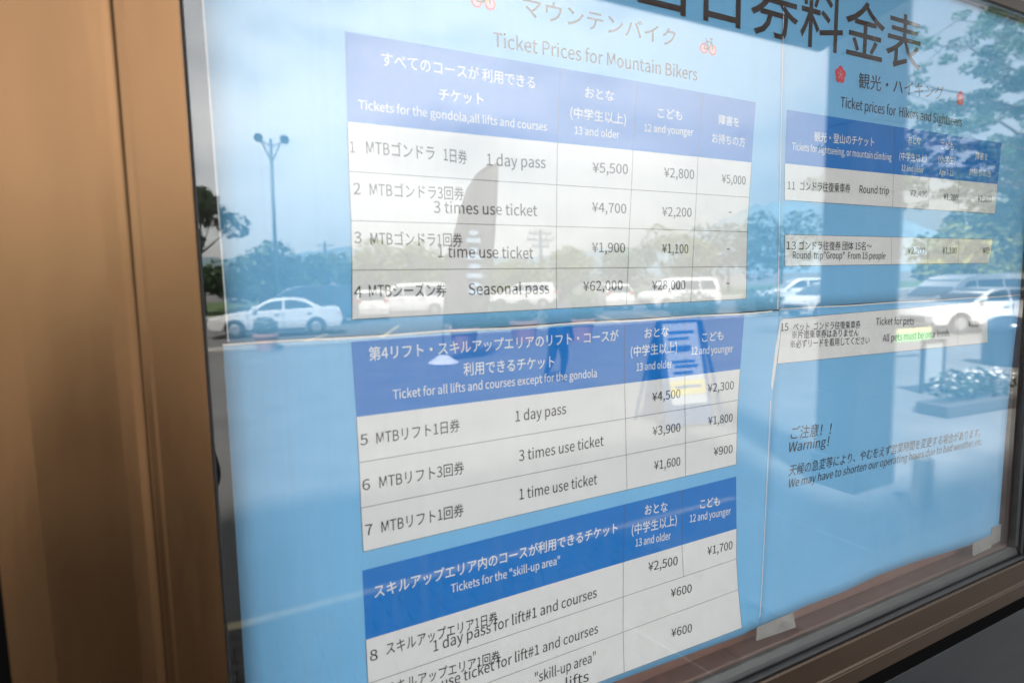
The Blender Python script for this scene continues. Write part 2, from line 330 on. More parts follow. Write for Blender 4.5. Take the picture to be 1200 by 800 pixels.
    ('g', '天候の急変等により、やむをえず営業時間を変更する場合があります。', 1.0508, 1.5884, 1.7905, 1.5681, 0.0274, 'k2'),
    ('g', 'We may have to shorten our operating hours due to bad weather,etc.', 1.0501, 1.562, 1.8052, 1.5431, 0.0256, 'k2'),
]

# ------------------------------------------------------------------ outlines of all the printed lettering, drawn before the scene fills up
_fc = bpy.data.curves.new('writing', 'FONT'); _fo = bpy.data.objects.new('writing', _fc); C.objects.link(_fo)
_fc.resolution_u = 3; GS = 1.0
try:      # Blender's own bundled typeface; the default one serves if it is not there
    _fc.font = bpy.data.fonts.load(bpy.utils.resource_path('LOCAL') + '/datafiles/fonts/Noto Sans CJK Regular.woff2'); GS = 2.70
except Exception:
    pass
WEIGHT = {'n': 0.004, 'w': 0.009, 't': 0.006, 'k': 0.004, 'k2': 0.002}
_gl = {}
def glyphs(body, weight):
    if (body, weight) in _gl: return _gl[(body, weight)]
    _fc.body = body; _fc.offset = weight / GS
    bpy.context.view_layer.update()
    me = bpy.data.meshes.new_from_object(_fo.evaluated_get(bpy.context.evaluated_depsgraph_get()))
    r = ([(p.co.x * GS, p.co.y * GS) for p in me.vertices], [tuple(p.vertices) for p in me.polygons])
    bpy.data.meshes.remove(me); _gl[(body, weight)] = r
    return r
for t_ in TEXTS: glyphs(t_[1], WEIGHT[t_[-1]])
C.objects.unlink(_fo); bpy.data.objects.remove(_fo)
# ------------------------------------------------------------------ the ground outside (seen in the glass)
ASPH = mat('asphalt', (0.15, 0.15, 0.15), 0.85, grain=0.18, gscale=1.4, bump=0.3, bscale=90)
CONC = mat('pale_concrete', (0.20, 0.195, 0.19), 0.85, grain=0.10, gscale=3)
PAVE = mat('paving_brick', (0.085, 0.082, 0.08), 0.85, grain=0.22, gscale=7)
LINE = mat('cream_road_paint', (0.70, 0.58, 0.34), 0.7, grain=0.08, gscale=12)
KERB = mat('kerb_concrete', (0.50, 0.48, 0.45), 0.8, grain=0.1, gscale=6)
GRASSM = mat('verge_grass', (0.075, 0.12, 0.035), 0.9, grain=0.3, gscale=2)
HILL = mat('hazed_wooded_hill', (0.17, 0.25, 0.30), 0.95, grain=0.2, gscale=0.004)  # pale blue of the far haze is mixed into the forest colour
tag(mesh('ground', [(-9000, -9000, 0), (9000, -9000, 0), (9000, 9000, 0), (-9000, 9000, 0)], [(0, 1, 2, 3)], ASPH), kind='structure')
# paving bricks in the strip before the window
bm = bmesh.new()
y, row = -2.88, 0
while y < -0.13:
    x = -1.2 + (0.105 if row % 2 else 0)
    while x < 2.78:
        dz = rnd.uniform(-0.0015, 0.0015)
        bbox(bm, x, x + 0.203, y, y + 0.098, 0.002, 0.022 + dz); x += 0.21
    y += 0.105; row += 1
pv = from_bm('paving_bricks', bm, PAVE); tag(pv, kind='stuff', label='grey brick paving laid in the strip before the ticket window')
tag(box('concrete_apron', 2.85, 14.0, -1.66, -0.10, 0.0, 0.045, CONC, bevel=0.008), kind='structure')
def strip(x0, y0, x1, y1, wd, z=0.006, m=LINE, name='painted_line'):
    d = Vector((x1 - x0, y1 - y0, 0)).normalized(); nrm = Vector((-d.y, d.x, 0)) * wd / 2
    a, b = Vector((x0, y0, z)), Vector((x1, y1, z))
    return tag(mesh(name, [a - nrm, b - nrm, b + nrm, a + nrm], [(0, 1, 2, 3)], m), kind='structure')
strip(-3, -2.955, 4.20, -2.955, 0.075)
strip(4.17, -2.986, 4.17, -1.70, 0.03, z=0.007, m=mat('worn_road_paint', (0.30, 0.28, 0.23), 0.8, grain=0.3, gscale=15))
strip(2.05, -1.84, 2.20, -1.0, 0.012, z=0.026, m=mat('joint_sealant', (0.5, 0.5, 0.5), 0.8), name='paving_joint')
tag(box('kerb', -8.0, 60.0, -19.15, -18.95, 0.0, 0.12, KERB, bevel=0.02), kind='structure')
tag(box('far_kerb', -30.0, 90.0, -38.2, -38.0, 0.0, 0.14, KERB, bevel=0.02), kind='structure')
tag(mesh('grass_verge', [(-30, -70, 0.10), (120, -70, 0.10), (120, -38.2, 0.10), (-30, -38.2, 0.10)], [(0, 1, 2, 3)], GRASSM), kind='structure')
for x in (-2.0, 3.0, 5.6, 8.2, 13.5, 16.1, 18.7, 24.0): strip(x, -20.0, x + 2.2, -25.0, 0.14)
# wooded hills beyond the trees, haze of distance put into their blue colour
hv, hf = [], []
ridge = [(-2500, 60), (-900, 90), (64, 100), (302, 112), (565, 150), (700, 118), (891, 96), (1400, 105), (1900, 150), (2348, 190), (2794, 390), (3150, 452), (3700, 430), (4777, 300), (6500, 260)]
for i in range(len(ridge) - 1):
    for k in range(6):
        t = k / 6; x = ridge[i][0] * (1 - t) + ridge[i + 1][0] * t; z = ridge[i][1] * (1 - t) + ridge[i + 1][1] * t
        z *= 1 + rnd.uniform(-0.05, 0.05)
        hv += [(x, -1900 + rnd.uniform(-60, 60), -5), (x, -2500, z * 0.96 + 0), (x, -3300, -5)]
n = len(hv) // 3
for i in range(n - 1):
    a = 3 * i
    hf += [(a, a + 3, a + 4, a + 1), (a + 1, a + 4, a + 5, a + 2)]
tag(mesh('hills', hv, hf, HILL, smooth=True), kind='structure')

# ------------------------------------------------------------------ the ticket office around the window
wl = empty('office_wall', (0, 0, 0)); tag(wl, 'dark brown ticket office wall that holds the window', 'wall')
box('wall_panel', -6.0, -0.44, 0.0, 0.20, 0.0, 4.1, WALLM, wl)
box('wall_panel', 2.032, 12.0, 0.0, 0.20, 0.0, 4.1, WALLM, wl)
box('lintel_panel', -0.438, 2.030, 0.03, 0.20, 3.30, 4.1, WALLM, wl)
cn = empty('canopy_roof', (0, 0, 0)); tag(cn, 'flat canopy roof over the ticket window, seen as the dark band in the top of the glass', 'roof')
def slab(name, xf, y0, y1, z0, z1, m):
    """canopy layer whose right end runs slightly askew, from x = 4.54 at the eave to 3.70 at the wall"""
    e = lambda y: 3.70 + 0.84 * min(-y, 2.5) / 2.5
    v = [(-6, y0, z0), (e(y0), y0, z0), (e(y1), y1, z0), (-6, y1, z0)]; v += [(a, b_, z1) for a, b_, _ in v]
    return mesh(name, v, [(3, 2, 1, 0), (4, 5, 6, 7), (0, 1, 5, 4), (1, 2, 6, 5), (2, 3, 7, 6), (3, 0, 4, 7)], m, cn)
slab('soffit', 0, -2.46, -0.003, 3.76, 3.80, SOFFIT)
slab('fascia', 0, -2.54, -2.462, 3.75, 4.10, WALLM)
slab('roof_slab', 0, -2.46, -0.003, 3.805, 4.08, WALLM)
pr = empty('square_pier', (5.44, -2.70, 0)); tag(pr, 'broad dark stone pier mirrored as the dark upright band right of the glass middle', 'pier')
z = 0.30
box('base_course', -0.31, 0.31, -0.22, 0.22, 0.0, 0.295, PIERM, pr, bevel=0.01)
while z < 7.2:
    box('stone_course', -0.28, 0.28, -0.20, 0.20, z, z + 0.596, PIERM, pr, bevel=0.006); z += 0.60

# room behind the glass
rm = empty('office_interior', (0, 0, 0)); rm['kind'] = 'group'
tag(box('back_wall', -0.235, 2.235, 1.60, 1.645, 0.85, 3.4, DARKIN), kind='structure')
tag(box('interior_floor', -0.225, 2.225, 0.005, 1.62, 0.86, 0.90, DARKIN), kind='structure')
tag(box('interior_ceiling', -0.225, 2.225, 0.205, 1.62, 3.30, 3.34, DARKIN), kind='structure')
tag(box('interior_left_wall', -0.24, -0.217, 0.105, 1.64, 0.86, 3.34, DARKIN), kind='structure')
tag(box('interior_right_wall', 2.21, 2.25, 0.205, 1.64, 0.86, 3.34, DARKIN), kind='structure')
bpy.data.objects.remove(rm)

# ------------------------------------------------------------------ bronze column left of the glass
col = empty('bronze_column', (-0.09, -0.12, 0)); tag(col, 'broad bronze metal column at the left edge of the ticket window', 'column')
def outline_xy(name, pts, z0, z1, m, parent, bevel=0.0, seg=3):
    bm = bmesh.new()
    a = [bm.verts.new((x, y, z0)) for x, y in pts]; b = [bm.verts.new((x, y, z1)) for x, y in pts]
    n = len(pts)
    for i in range(n): bm.faces.new((a[i], a[(i + 1) % n], b[(i + 1) % n], b[i]))
    bm.faces.new(a[::-1]); bm.faces.new(b)
    return from_bm(name, bm, m, parent, bevel=bevel, seg=seg)
# local coordinates: x from the column middle, y = 0 is its front
outline_xy('face_plate', [(0.0385, 0.0002), (0.0400, -0.0008), (0.0455, -0.0012), (0.0485, -0.0001), (0.0935, 0.000), (0.0935, 0.117), (0.0385, 0.117)], 0.0, 3.74, BRONZE, col, bevel=0.0005)
outline_xy('column_shaft', [(-0.084, -0.001), (-0.050, -0.0030), (0.000, -0.0032), (0.018, -0.0028), (0.030, -0.0021), (0.0360, -0.0012), (0.0381, -0.0002), (0.0383, 0.117), (-0.084, 0.117)], 0.0, 3.74, BRONZE, col, bevel=0.0005)
box('gap_shade_block', -0.34, -0.086, 0.025, 0.117, 0.0, 3.74, BLACK, col)  # solid block, its black stands in for the shade of the open gap

# ------------------------------------------------------------------ the window
win = empty('ticket_window', (0.99, 0, 1.10)); tag(win, 'wide fixed ticket window in a dark bronze frame with the price posters behind its glass', 'window')
def wbox(name, x0, x1, y0, y1, z0, z1, m, bevel=0.0, seg=2):
    o = box(name, x0, x1, y0, y1, z0, z1, m, None, bevel, seg); o.parent = win; o.location = -Vector(win.location); return o
GLASS = glass_mat('window_glass', 0.004)
GLASS2 = glass_mat('inner_window_glass', 0.0005)
wbox('glass_pane', 0.0046, 1.986, -0.012, -0.007, 1.205, 2.612, GLASS)
wbox('inner_glass_pane', 0.004, 1.986, 0.0, 0.005, 1.196, 2.612, GLASS2)
wbox('upper_pane', 0.004, 1.986, -0.012, -0.006, 2.640, 3.30, GLASS)
# bottom rail in three mouldings, gasket and rubber beading
def profile_x(name, pts, x0, x1, m, bevel=0.0, seg=2, smooth=False):
    bm = bmesh.new()
    a = [bm.verts.new((x0, y, z)) for y, z in pts]; b = [bm.verts.new((x1, y, z)) for y, z in pts]
    n = len(pts)
    for i in range(n): bm.faces.new((a[i], a[(i + 1) % n], b[(i + 1) % n], b[i]))
    bm.faces.new(a[::-1]); bm.faces.new(b)
    o = from_bm(name, bm, m, None, bevel=bevel, seg=seg); o.parent = win; o.location = -Vector(win.location); return o
profile_x('bottom_gasket', [(-0.001, 1.231), (-0.001, 1.200), (-0.0165, 1.200), (-0.0165, 1.207), (-0.012, 1.219), (-0.005, 1.229)], 0.0085, 1.984, GASKET, bevel=0.0015)
profile_x('rubber_bead', [(-0.0175, 1.198), (-0.0175, 1.2085), (-0.021, 1.2125), (-0.026, 1.213), (-0.031, 1.2095), (-0.033, 1.198)], 0.0085, 1.99, RUBBER, bevel=0.0015)
profile_x('bottom_rail', [(-0.040, 1.150), (-0.040, 1.203), (-0.038, 1.207), (-0.034, 1.207), (-0.034, 1.197), (0.030, 1.197), (0.030, 1.090), (-0.043, 1.090), (-0.043, 1.146)], 0.0085, 2.9, BRONZE2, bevel=0.001)
profile_x('lower_rail', [(-0.0432, 1.106), (-0.0455, 1.108), (-0.0455, 1.143), (-0.0432, 1.145)], 0.0085, 2.9, BRONZE2, bevel=0.0008)
profile_x('groove_shade_strip', [(-0.0433, 1.105), (-0.0433, 1.070), (0.03, 1.070), (0.03, 1.088)], 0.0085, 2.9, BLACK)  # solid strip level with the rail, the groove's shade painted black
# head bar and jambs
wbox('head_bar', 0.004, 1.986, -0.018, 0.007, 2.6125, 2.6395, BRONZE2, bevel=0.002)
wbox('left_gasket', 0.0045, 0.0080, -0.0145, -0.0005, 1.20, 3.30, RUBBER, bevel=0.001)
wbox('right_gasket', 1.966, 1.984, -0.015, -0.0008, 1.232, 2.612, GASKET, bevel=0.003)
wbox('right_rubber_bead', 1.985, 1.996, -0.022, -0.0008, 1.205, 3.30, RUBBER, bevel=0.003)
sp = wbox('right_spacer_bar', 1.997, 2.012, -0.030, 0.0, 1.207, 3.30, STEEL, bevel=0.002)
wbox('right_jamb', 2.013, 2.060, -0.050, -0.0006, 1.208, 3.30, BRONZE2, bevel=0.003)
wbox('inner_jamb', 1.990, 2.030, 0.008, 0.10, 1.15, 3.29, SILL, bevel=0.002)
wbox('inner_left_jamb', -0.215, 0.003, -0.002, 0.10, 1.15, 3.29, SILL)
wbox('inner_sill', 0.004, 1.988, 0.008, 0.22, 1.15, 1.232, SILL, bevel=0.003)
wbox('inner_sill_upstand', 0.004, 1.988, 0.045, 0.055, 1.2325, 1.40, SILL, bevel=0.003)
# grey metal panel under the window
pn = box('counter_front_panel', 0.01, 2.9, -0.040, 0.0, 0.0, 1.069, STEEL, None, bevel=0.004)
tag(pn, 'grey brushed metal panel under the bottom rail of the window', 'panel')
# ------------------------------------------------------------------ posters behind the glass
def Y(x, z):
    """how far the paper stands behind the outer face of the glass"""
    y = 0.0098 + 0.0011 * math.sin(4.3 * x + 1.1) + 0.0009 * math.sin(7.7 * x + 2.4 * z) + 0.0007 * math.sin(6.0 * z + 0.7)
    y += 0.0020 * math.exp(-((x - 1.00) / 0.05) ** 2) * (1 if z < 1.93 else 0.25)
    y += 0.004 * math.exp(-(z - 1.27) / 0.05) * (0.5 + 0.5 * math.sin(9.5 * x - 0.6)) if x > 0.95 else 0
    return y
def to_paper(x, z, off): return (x, Y(x, z) - off, z)
def sheet_piece(name, xl, xr, zt, zb, off, m, parent, nx=20, nz=6, thick=0.0):
    """xl, xr: functions of t (0 at the top); zt, zb: functions of s (0 at the left)"""
    vs_, fs = [], []
    for j in range(nz + 1):
        t = j / nz
        for i in range(nx + 1):
            s = i / nx
            x = xl(t) * (1 - s) + xr(t) * s; z = zt(s) * (1 - t) + zb(s) * t
            vs_.append(to_paper(x, z, off))
    for j in range(nz):
        for i in range(nx):
            a = j * (nx + 1) + i; fs.append((a, a + nx + 1, a + nx + 2, a + 1))
    o = mesh(name, vs_, fs, m, parent, smooth=True)
    if thick:
        so = o.modifiers.new('paper', 'SOLIDIFY'); so.thickness = thick; so.offset = -1
    return o
def lin(a, b): return lambda t: a + (b - a) * t
def poly(*p):
    n = len(p) - 1
    def f(t):
        i = min(int(t * n), n - 1); u = t * n - i; return p[i] * (1 - u) + p[i + 1] * u
    return f
def quad(name, tl, tr, br, bl, off, m, parent, nx=20, nz=3):
    return sheet_piece(name, lin(tl[0], bl[0]), lin(tr[0], br[0]), lin(tl[1], tr[1]), lin(bl[1], br[1]), off, m, parent, nx, nz)
def rules(parent, lines, wd=0.0009, off=0.0006, name='rule_line'):
    for (x0, z0), (x1, z1) in lines:
        vs_, fs = [], []
        d = Vector((x1 - x0, z1 - z0)); n = max(2, int(d.length / 0.04)); d.normalize(); q = Vector((-d.y, d.x)) * wd / 2
        for i in range(n + 1):
            t = i / n; x = x0 + (x1 - x0) * t; z = z0 + (z1 - z0) * t
            vs_ += [to_paper(x + q.x, z + q.y, off), to_paper(x - q.x, z - q.y, off)]
            if i < n:
                a = len(vs_) - 2; fs.append((a, a + 1, a + 3, a + 2))
        mesh(name, vs_, fs, INKG, parent)

INK = {'n': INKK, 'w': INKW, 't': INKT, 'k': INKT, 'k2': INKK}
def lettering(key, parent, off=0.0008, sel=None, shear=0.0, name='lettering'):
    for (k, body, x0, z0, x1, z1, em, st) in TEXTS:
        if k != key: continue
        vs_, fs = [], []
        v, f = glyphs(body, WEIGHT[st])
        a = min(p[0] for p in v); b = max(p[0] for p in v); sx = (x1 - x0) / (b - a)
        for (px, py) in v:
            x = x0 + (px - a) * sx + shear * py * em
            z = z0 + (z1 - z0) * (px - a) / (b - a) + py * em
            vs_.append(to_paper(x, z, off))
        for q in f: fs.append(tuple(q))
        if sel:   # keep only the faces on one side of a joint
            keep = [q for q in fs if sel(sum(vs_[i][0] for i in q) / len(q))]
            used = sorted({i for q in keep for i in q}); m_ = {i: k2 for k2, i in enumerate(used)}
            vs_ = [vs_[i] for i in used]; fs = [tuple(m_[i] for i in q) for q in keep]
        mesh(name, vs_, fs, INK[st], parent)

# --- the four light blue sheets
ul = sheet_piece('price_poster', poly(0.0265, 0.029, 0.031), poly(1.014, 1.016, 1.016), lin(2.610, 2.610), poly(1.9285, 1.927, 1.929, 1.928, 1.9295), 0.0, LBLUE, None, 40, 24, 0.0003)
tag(ul, 'upper light blue poster with the mountain bike ticket prices, behind the left of the glass', 'poster')
ll = sheet_piece('price_poster', poly(0.0245, 0.0245, 0.0235, 0.023), poly(1.034, 1.020, 1.012, 1.006), poly(1.9255, 1.924, 1.926, 1.925, 1.9265), poly(1.290, 1.290, 1.288, 1.287, 1.283, 1.278), 0.0005, LBLUE, None, 40, 24, 0.0003)
tag(ll, 'lower light blue poster with the lift and skill-up area ticket tables, left side', 'poster')
ur = sheet_piece('price_poster', poly(1.0005, 1.0045, 1.008), poly(1.972, 1.964, 1.957), lin(2.610, 2.610), poly(1.930, 1.932, 1.931, 1.929), 0.0004, LBLUE, None, 40, 24, 0.0003)
tag(ur, 'upper light blue poster with the hiking and sightseeing prices, right side', 'poster')
lr = sheet_piece('price_poster', poly(1.012, 1.002, 0.996, 0.990, 0.984, 0.980), poly(1.957, 1.940, 1.930, 1.926, 1.924, 1.924), poly(1.9285, 1.930, 1.9295, 1.927), poly(1.277, 1.287, 1.284, 1.288, 1.284, 1.276, 1.272, 1.271), 0.0009, LBLUE, None, 40, 24, 0.0003)
tag(lr, 'lower light blue poster with the pet ticket row and the bad weather warning', 'poster')
# pale cut edges of the sheets, where the white paper core shows
def cut_edge(parent, pts, wd, off):
    vs_, fs = [], []
    for i, (x, z) in enumerate(pts):
        a = Vector(pts[min(i + 1, len(pts) - 1)]) - Vector(pts[max(i - 1, 0)]); a.normalize(); q = Vector((-a.y, a.x)) * wd / 2
        vs_ += [to_paper(x + q.x, z + q.y, off), to_paper(x - q.x, z - q.y, off)]
        if i: k_ = 2 * i; fs.append((k_ - 2, k_ - 1, k_ + 1, k_))
    return mesh('cut_edge', vs_, fs, PAPER, parent)
cut_edge(ll, [(0.0245 + i * 0.0484, 1.9258 + 0.0008 * math.sin(i * 1.3)) for i in range(21)], 0.0030, 0.0013)
cut_edge(lr, [(1.012 + i * 0.0472, 1.9293 + 0.0006 * math.sin(i)) for i in range(21)], 0.0024, 0.0016)
cut_edge(ur, [(1.0010 + 0.0003 * i, 2.60 - i * 0.0335) for i in range(21)], 0.0017, 0.0011)
cut_edge(lr, [(0.9925 - i * 0.0008, 1.75 - i * 0.030) for i in range(16)], 0.0022, 0.0015)
cut_edge(ul, [(0.0268 + 0.0002 * i, 2.60 - i * 0.0335) for i in range(21)], 0.0016, 0.0006)

def row(parent, name, zl0, zr0, zl1, zr1, xl0, xr0, xl1, xr1, m=PAPER, off=0.0003 + 0.0005):
    return quad(name, (xl0, zl0), (xr0, zr0), (xr1, zr1), (xl1, zl1), off, m, parent)
def outline(tl, tr, br, bl): return [(tl, tr), (tr, br), (br, bl), (bl, tl)]

def table(parent, left, right, keys, divs, prefix_off=0.0009):
    """left / right: corner points of each row boundary from the top; divs: divider polylines per row"""
    for i, key in enumerate(keys):
        tl, bl, tr, br = left[i], left[i + 1], right[i], right[i + 1]
        head = key.endswith('head')
        r = quad('header_band' if head else 'ticket_row', tl, tr, br, bl, prefix_off, HBLUE if head else PAPER, parent)
        lettering(key, r, prefix_off + 0.0006)
        ls = [] if head else outline(tl, tr, br, bl)
        if not head and i and keys[i - 1].endswith('head'): ls = ls[1:]
        ls += [((a[0], a[1]), (b[0], b[1])) for a, b in divs[i]]
        rules(r, ls, 0.0008, prefix_off + 0.0003)

aL = [(0.1895, 2.3168), (0.1875, 2.2048), (0.1864, 2.1420), (0.1861, 2.0790), (0.1843, 2.0145), (0.1812, 1.9495)]
aR = [(0.9332, 2.3125), (0.9254, 2.2039), (0.9207, 2.1405), (0.9172, 2.0774), (0.9167, 2.0132), (0.9173, 1.9532)]
def vdiv(pts, L_, R_):
    """a divider through given (x at each boundary), z taken from the row edges"""
    o_ = []
    for i in range(len(pts)):
        x = pts[i]
        s = (x - L_[i][0]) / (R_[i][0] - L_[i][0]); o_.append((x, L_[i][1] * (1 - s) + R_[i][1] * s))
    return o_
def rows_divs(cols, L_, R_, n, skip=()):
    res = []
    cs = [vdiv(c, L_, R_) for c in cols]
    for i in range(n): res.append([(c[i], c[i + 1]) for j, c in enumerate(cs) if (i, j) not in skip])
    return res
table(ul, aL, aR, ['a_head', 'a_1', 'a_2', 'a_3', 'a_4'], rows_divs([[0.5107, 0.505, 0.503, 0.5015, 0.5005, 0.4997], [0.6577, 0.6493, 0.646, 0.642, 0.639, 0.6355], [0.8019, 0.7915, 0.789, 0.785, 0.781, 0.778]], aL, aR, 5))
bL = [(0.1787, 1.9201), (0.1809, 1.8177), (0.1815, 1.7546), (0.1812, 1.6908), (0.1817, 1.6281)]
bR = [(0.9136, 1.9245), (0.9045, 1.8208), (0.9001, 1.7618), (0.8990, 1.6986), (0.8989, 1.6364)]
table(ll, bL, bR, ['b_head', 'b_5', 'b_6', 'b_7'], rows_divs([[0.6319, 0.6319, 0.6338, 0.6356, 0.6375], [0.7643, 0.7658, 0.7666, 0.7695, 0.7704]], bL, bR, 4))
cL = [(0.1793, 1.6014), (0.1796, 1.4994), (0.1798, 1.4337), (0.1799, 1.3672), (0.1801, 1.3010)]
cR = [(0.8996, 1.6125), (0.9041, 1.5069), (0.9057, 1.4454), (0.9129, 1.3800), (0.9262, 1.2955)]
table(ll, cL, cR, ['c_head', 'c_8', 'c_9', 'c_10'], rows_divs([[0.632, 0.6302, 0.6302, 0.6302, 0.633], [0.7625, 0.7639, 0.7689, 0.769, 0.769]], cL, cR, 4, skip={(2, 1), (3, 1)}))
dL = [(1.0189, 2.3087), (1.0165, 2.2085), (1.0186, 2.1400)]
dR = [(1.8131, 2.3130), (1.8048, 2.2120), (1.8018, 2.1385)]
table(ur, dL, dR, ['d_head', 'd_11'], rows_divs([[1.3619, 1.3657, 1.3678], [1.498, 1.501, 1.5035], [1.6216, 1.6252, 1.6289]], dL, dR, 2), 0.0013)
eL = [(1.0214, 2.0745), (1.0235, 2.0135)]; eR = [(1.7972, 2.0745), (1.7836, 2.0155)]
table(ur, eL, eR, ['e_13'], rows_divs([[1.3692, 1.3737], [1.5096, 1.5131], [1.6394, 1.6419]], eL, eR, 1), 0.0013)
fL = [(1.0207, 1.9105), (1.0085, 1.8221)]; fR = [(1.787, 1.9186), (1.7998, 1.8123)]
table(lr, fL, fR, ['f_15'], rows_divs([[1.6483, 1.6594]], fL, fR, 1), 0.0018)
# curled white backing at the left end of row 15
vs_, fs = [], []
for j in range(13):
    t = j / 12; z = 1.9105 - 0.140 * t
    xr = 1.0205 - 0.0135 * min(t / 0.62, 1) - (0.010 * max(t - 0.62, 0) / 0.38); wd = 0.017 * math.sin(math.pi * t) ** 0.8 + 0.0004
    for i in range(4):
        s = i / 3; vs_.append((xr - wd * s, Y(xr, z) - 0.0021 + 0.009 * s * s * math.sin(math.pi * t), z))
for j in range(12):
    for i in range(3):
        a = j * 4 + i; fs.append((a, a + 1, a + 5, a + 4))
cu = mesh('curled_edge', vs_, fs, PAPER, lr, smooth=True)
lettering('a_title', ul, 0.0007, name='heading')
lettering('main', ul, 0.0009, sel=lambda x: x < 1.0015, name='main_heading')
lettering('main', ur, 0.0011, sel=lambda x: x >= 1.0015, name='main_heading')
lettering('d_title', ur, 0.0011, name='heading')
lettering('g', lr, 0.0016, shear=0.17, name='warning_text')

# small bicycle emblems and plum blossoms printed beside the headings
def disc(vs_, fs, mi, cx, cz, r0, r1, off, idx, n=24, sz=1.25, x0=0.0):
    b = len(vs_)
    for i in range(n):
        a = 2 * math.pi * i / n
        vs_.append(to_paper(cx + r0 * math.cos(a), cz + r0 * math.sin(a), off)); vs_.append(to_paper(cx + r1 * math.cos(a), cz + r1 * math.sin(a), off))
    for i in range(n):
        k = (i + 1) % n; fs.append((b + 2 * i, b + 2 * i + 1, b + 2 * k + 1, b + 2 * k)); mi.append(idx)
def stroke(vs_, fs, mi, p, q, wd, off, idx):
    d = (Vector(q) - Vector(p)).normalized(); n = Vector((-d.y, d.x)) * wd / 2; b = len(vs_)
    for s in (Vector(p) + n, Vector(p) - n, Vector(q) - n, Vector(q) + n): vs_.append(to_paper(s.x, s.y, off))
    fs.append((b, b + 1, b + 2, b + 3)); mi.append(idx)
def bike(cx, cz, parent, off):
    v, f, mi = [], [], []
    for dx in (-0.0105, 0.0105):
        disc(v, f, mi, cx + dx, cz, 0.0001, 0.0082, off - 0.0001, 3)
        disc(v, f, mi, cx + dx, cz, 0.0062, 0.0088, off, 0)
    disc(v, f, mi, cx + 0.006, cz + 0.004, 0.0001, 0.0045, off + 0.0001, 2)
    for p, q in (((-.0105, 0), (-.004, .013)), ((-.004, .013), (.008, .012)), ((.008, .012), (.0105, 0)), ((-.004, .013), (0, 0)), ((0, 0), (.008, .012)), ((-.0105, 0), (0, 0)), ((.008, .012), (.007, .018)), ((.003, .018), (.010, .018)), ((-.004, .013), (-.005, .017))):
        stroke(v, f, mi, (cx + p[0], cz + p[1]), (cx + q[0], cz + q[1]), 0.0018, off + 0.0002, 1)
    o = mesh('bicycle_emblem', v, f, [INKR, INKT, INKO, INKP], parent, mi=mi); return o
bike(0.3855, 2.387, ul, 0.0007); bike(0.8127, 2.387, ul, 0.0007)
def plum(cx, cz, parent, off):
    v, f, mi = [], [], []
    for i in range(5):
        a = R(90 + 72 * i); disc(v, f, mi, cx + 0.0095 * math.cos(a), cz + 0.0095 * math.sin(a), 0.0001, 0.0078, off + 0.00002 * i, 0)
    disc(v, f, mi, cx, cz, 0.0001, 0.006, off + 0.0002, 0)
    for i in range(5):
        a = R(90 + 72 * i); stroke(v, f, mi, (cx, cz), (cx + 0.0085 * math.cos(a), cz + 0.0085 * math.sin(a)), 0.0012, off + 0.0003, 1)
        disc(v, f, mi, cx + 0.0085 * math.cos(a), cz + 0.0085 * math.sin(a), 0.0001, 0.0013, off + 0.0004, 1, 8)
    return mesh('plum_blossom_emblem', v, f, [INKR, INKP], parent, mi=mi)
plum(1.1735, 2.3930, ur, 0.0011); plum(1.6130, 2.3980, ur, 0.0011)

# strips of cloudy tape that hold the lower edges
def tape(tl, tr, br, bl, label):
    v = [to_paper(tl[0], tl[1], 0.0028), to_paper(tr[0], tr[1], 0.0028), to_paper(br[0], br[1], 0.0045), to_paper(bl[0], bl[1], 0.0045)]
    b = [(p[0], p[1] + 0.0004, p[2]) for p in v]
    o = mesh('tape_strip', v + b, [(0, 3, 2, 1), (4, 5, 6, 7), (0, 1, 5, 4), (1, 2, 6, 5), (2, 3, 7, 6), (3, 0, 4, 7)], TAPE)
    return tag(o, label, 'tape')
tape((0.972, 1.282), (1.078, 1.286), (1.088, 1.249), (0.972, 1.252), 'cloudy tape strip under the joint between the two lower posters')
tape((1.789, 1.276), (1.885, 1.279), (1.882, 1.244), (1.792, 1.240), 'cloudy tape strip under the right end of the lower posters')
tape((1.880, 1.300), (1.932, 1.300), (1.928, 1.252), (1.8835, 1.250), 'upright cloudy tape strip in the bottom right corner of the glass')
# ------------------------------------------------------------------ things standing outside, mirrored in the glass
WHITE = mat('white_car_paint', (0.78, 0.79, 0.80), 0.22, spec=0.6)
DARKP = mat('dark_blue_car_paint', (0.030, 0.045, 0.075), 0.22, spec=0.6)
SILV = mat('silver_car_paint', (0.48, 0.50, 0.52), 0.28, metal=0.5)
CGLASS = mat('tinted_car_glass', (0.035, 0.045, 0.055), 0.08, spec=0.6)
TYRE = mat('tyre_rubber', (0.022, 0.022, 0.024), 0.8)
RIM = mat('alloy_rim', (0.50, 0.51, 0.53), 0.3, metal=0.7)
RED = mat('red_lamp_glass', (0.55, 0.02, 0.02), 0.25)
LAMP = mat('clear_lamp_glass', (0.75, 0.77, 0.80), 0.12)
TRIM = mat('black_trim', (0.03, 0.03, 0.032), 0.5)
AWP = mat('white_number_plate', (0.7, 0.7, 0.68), 0.5)

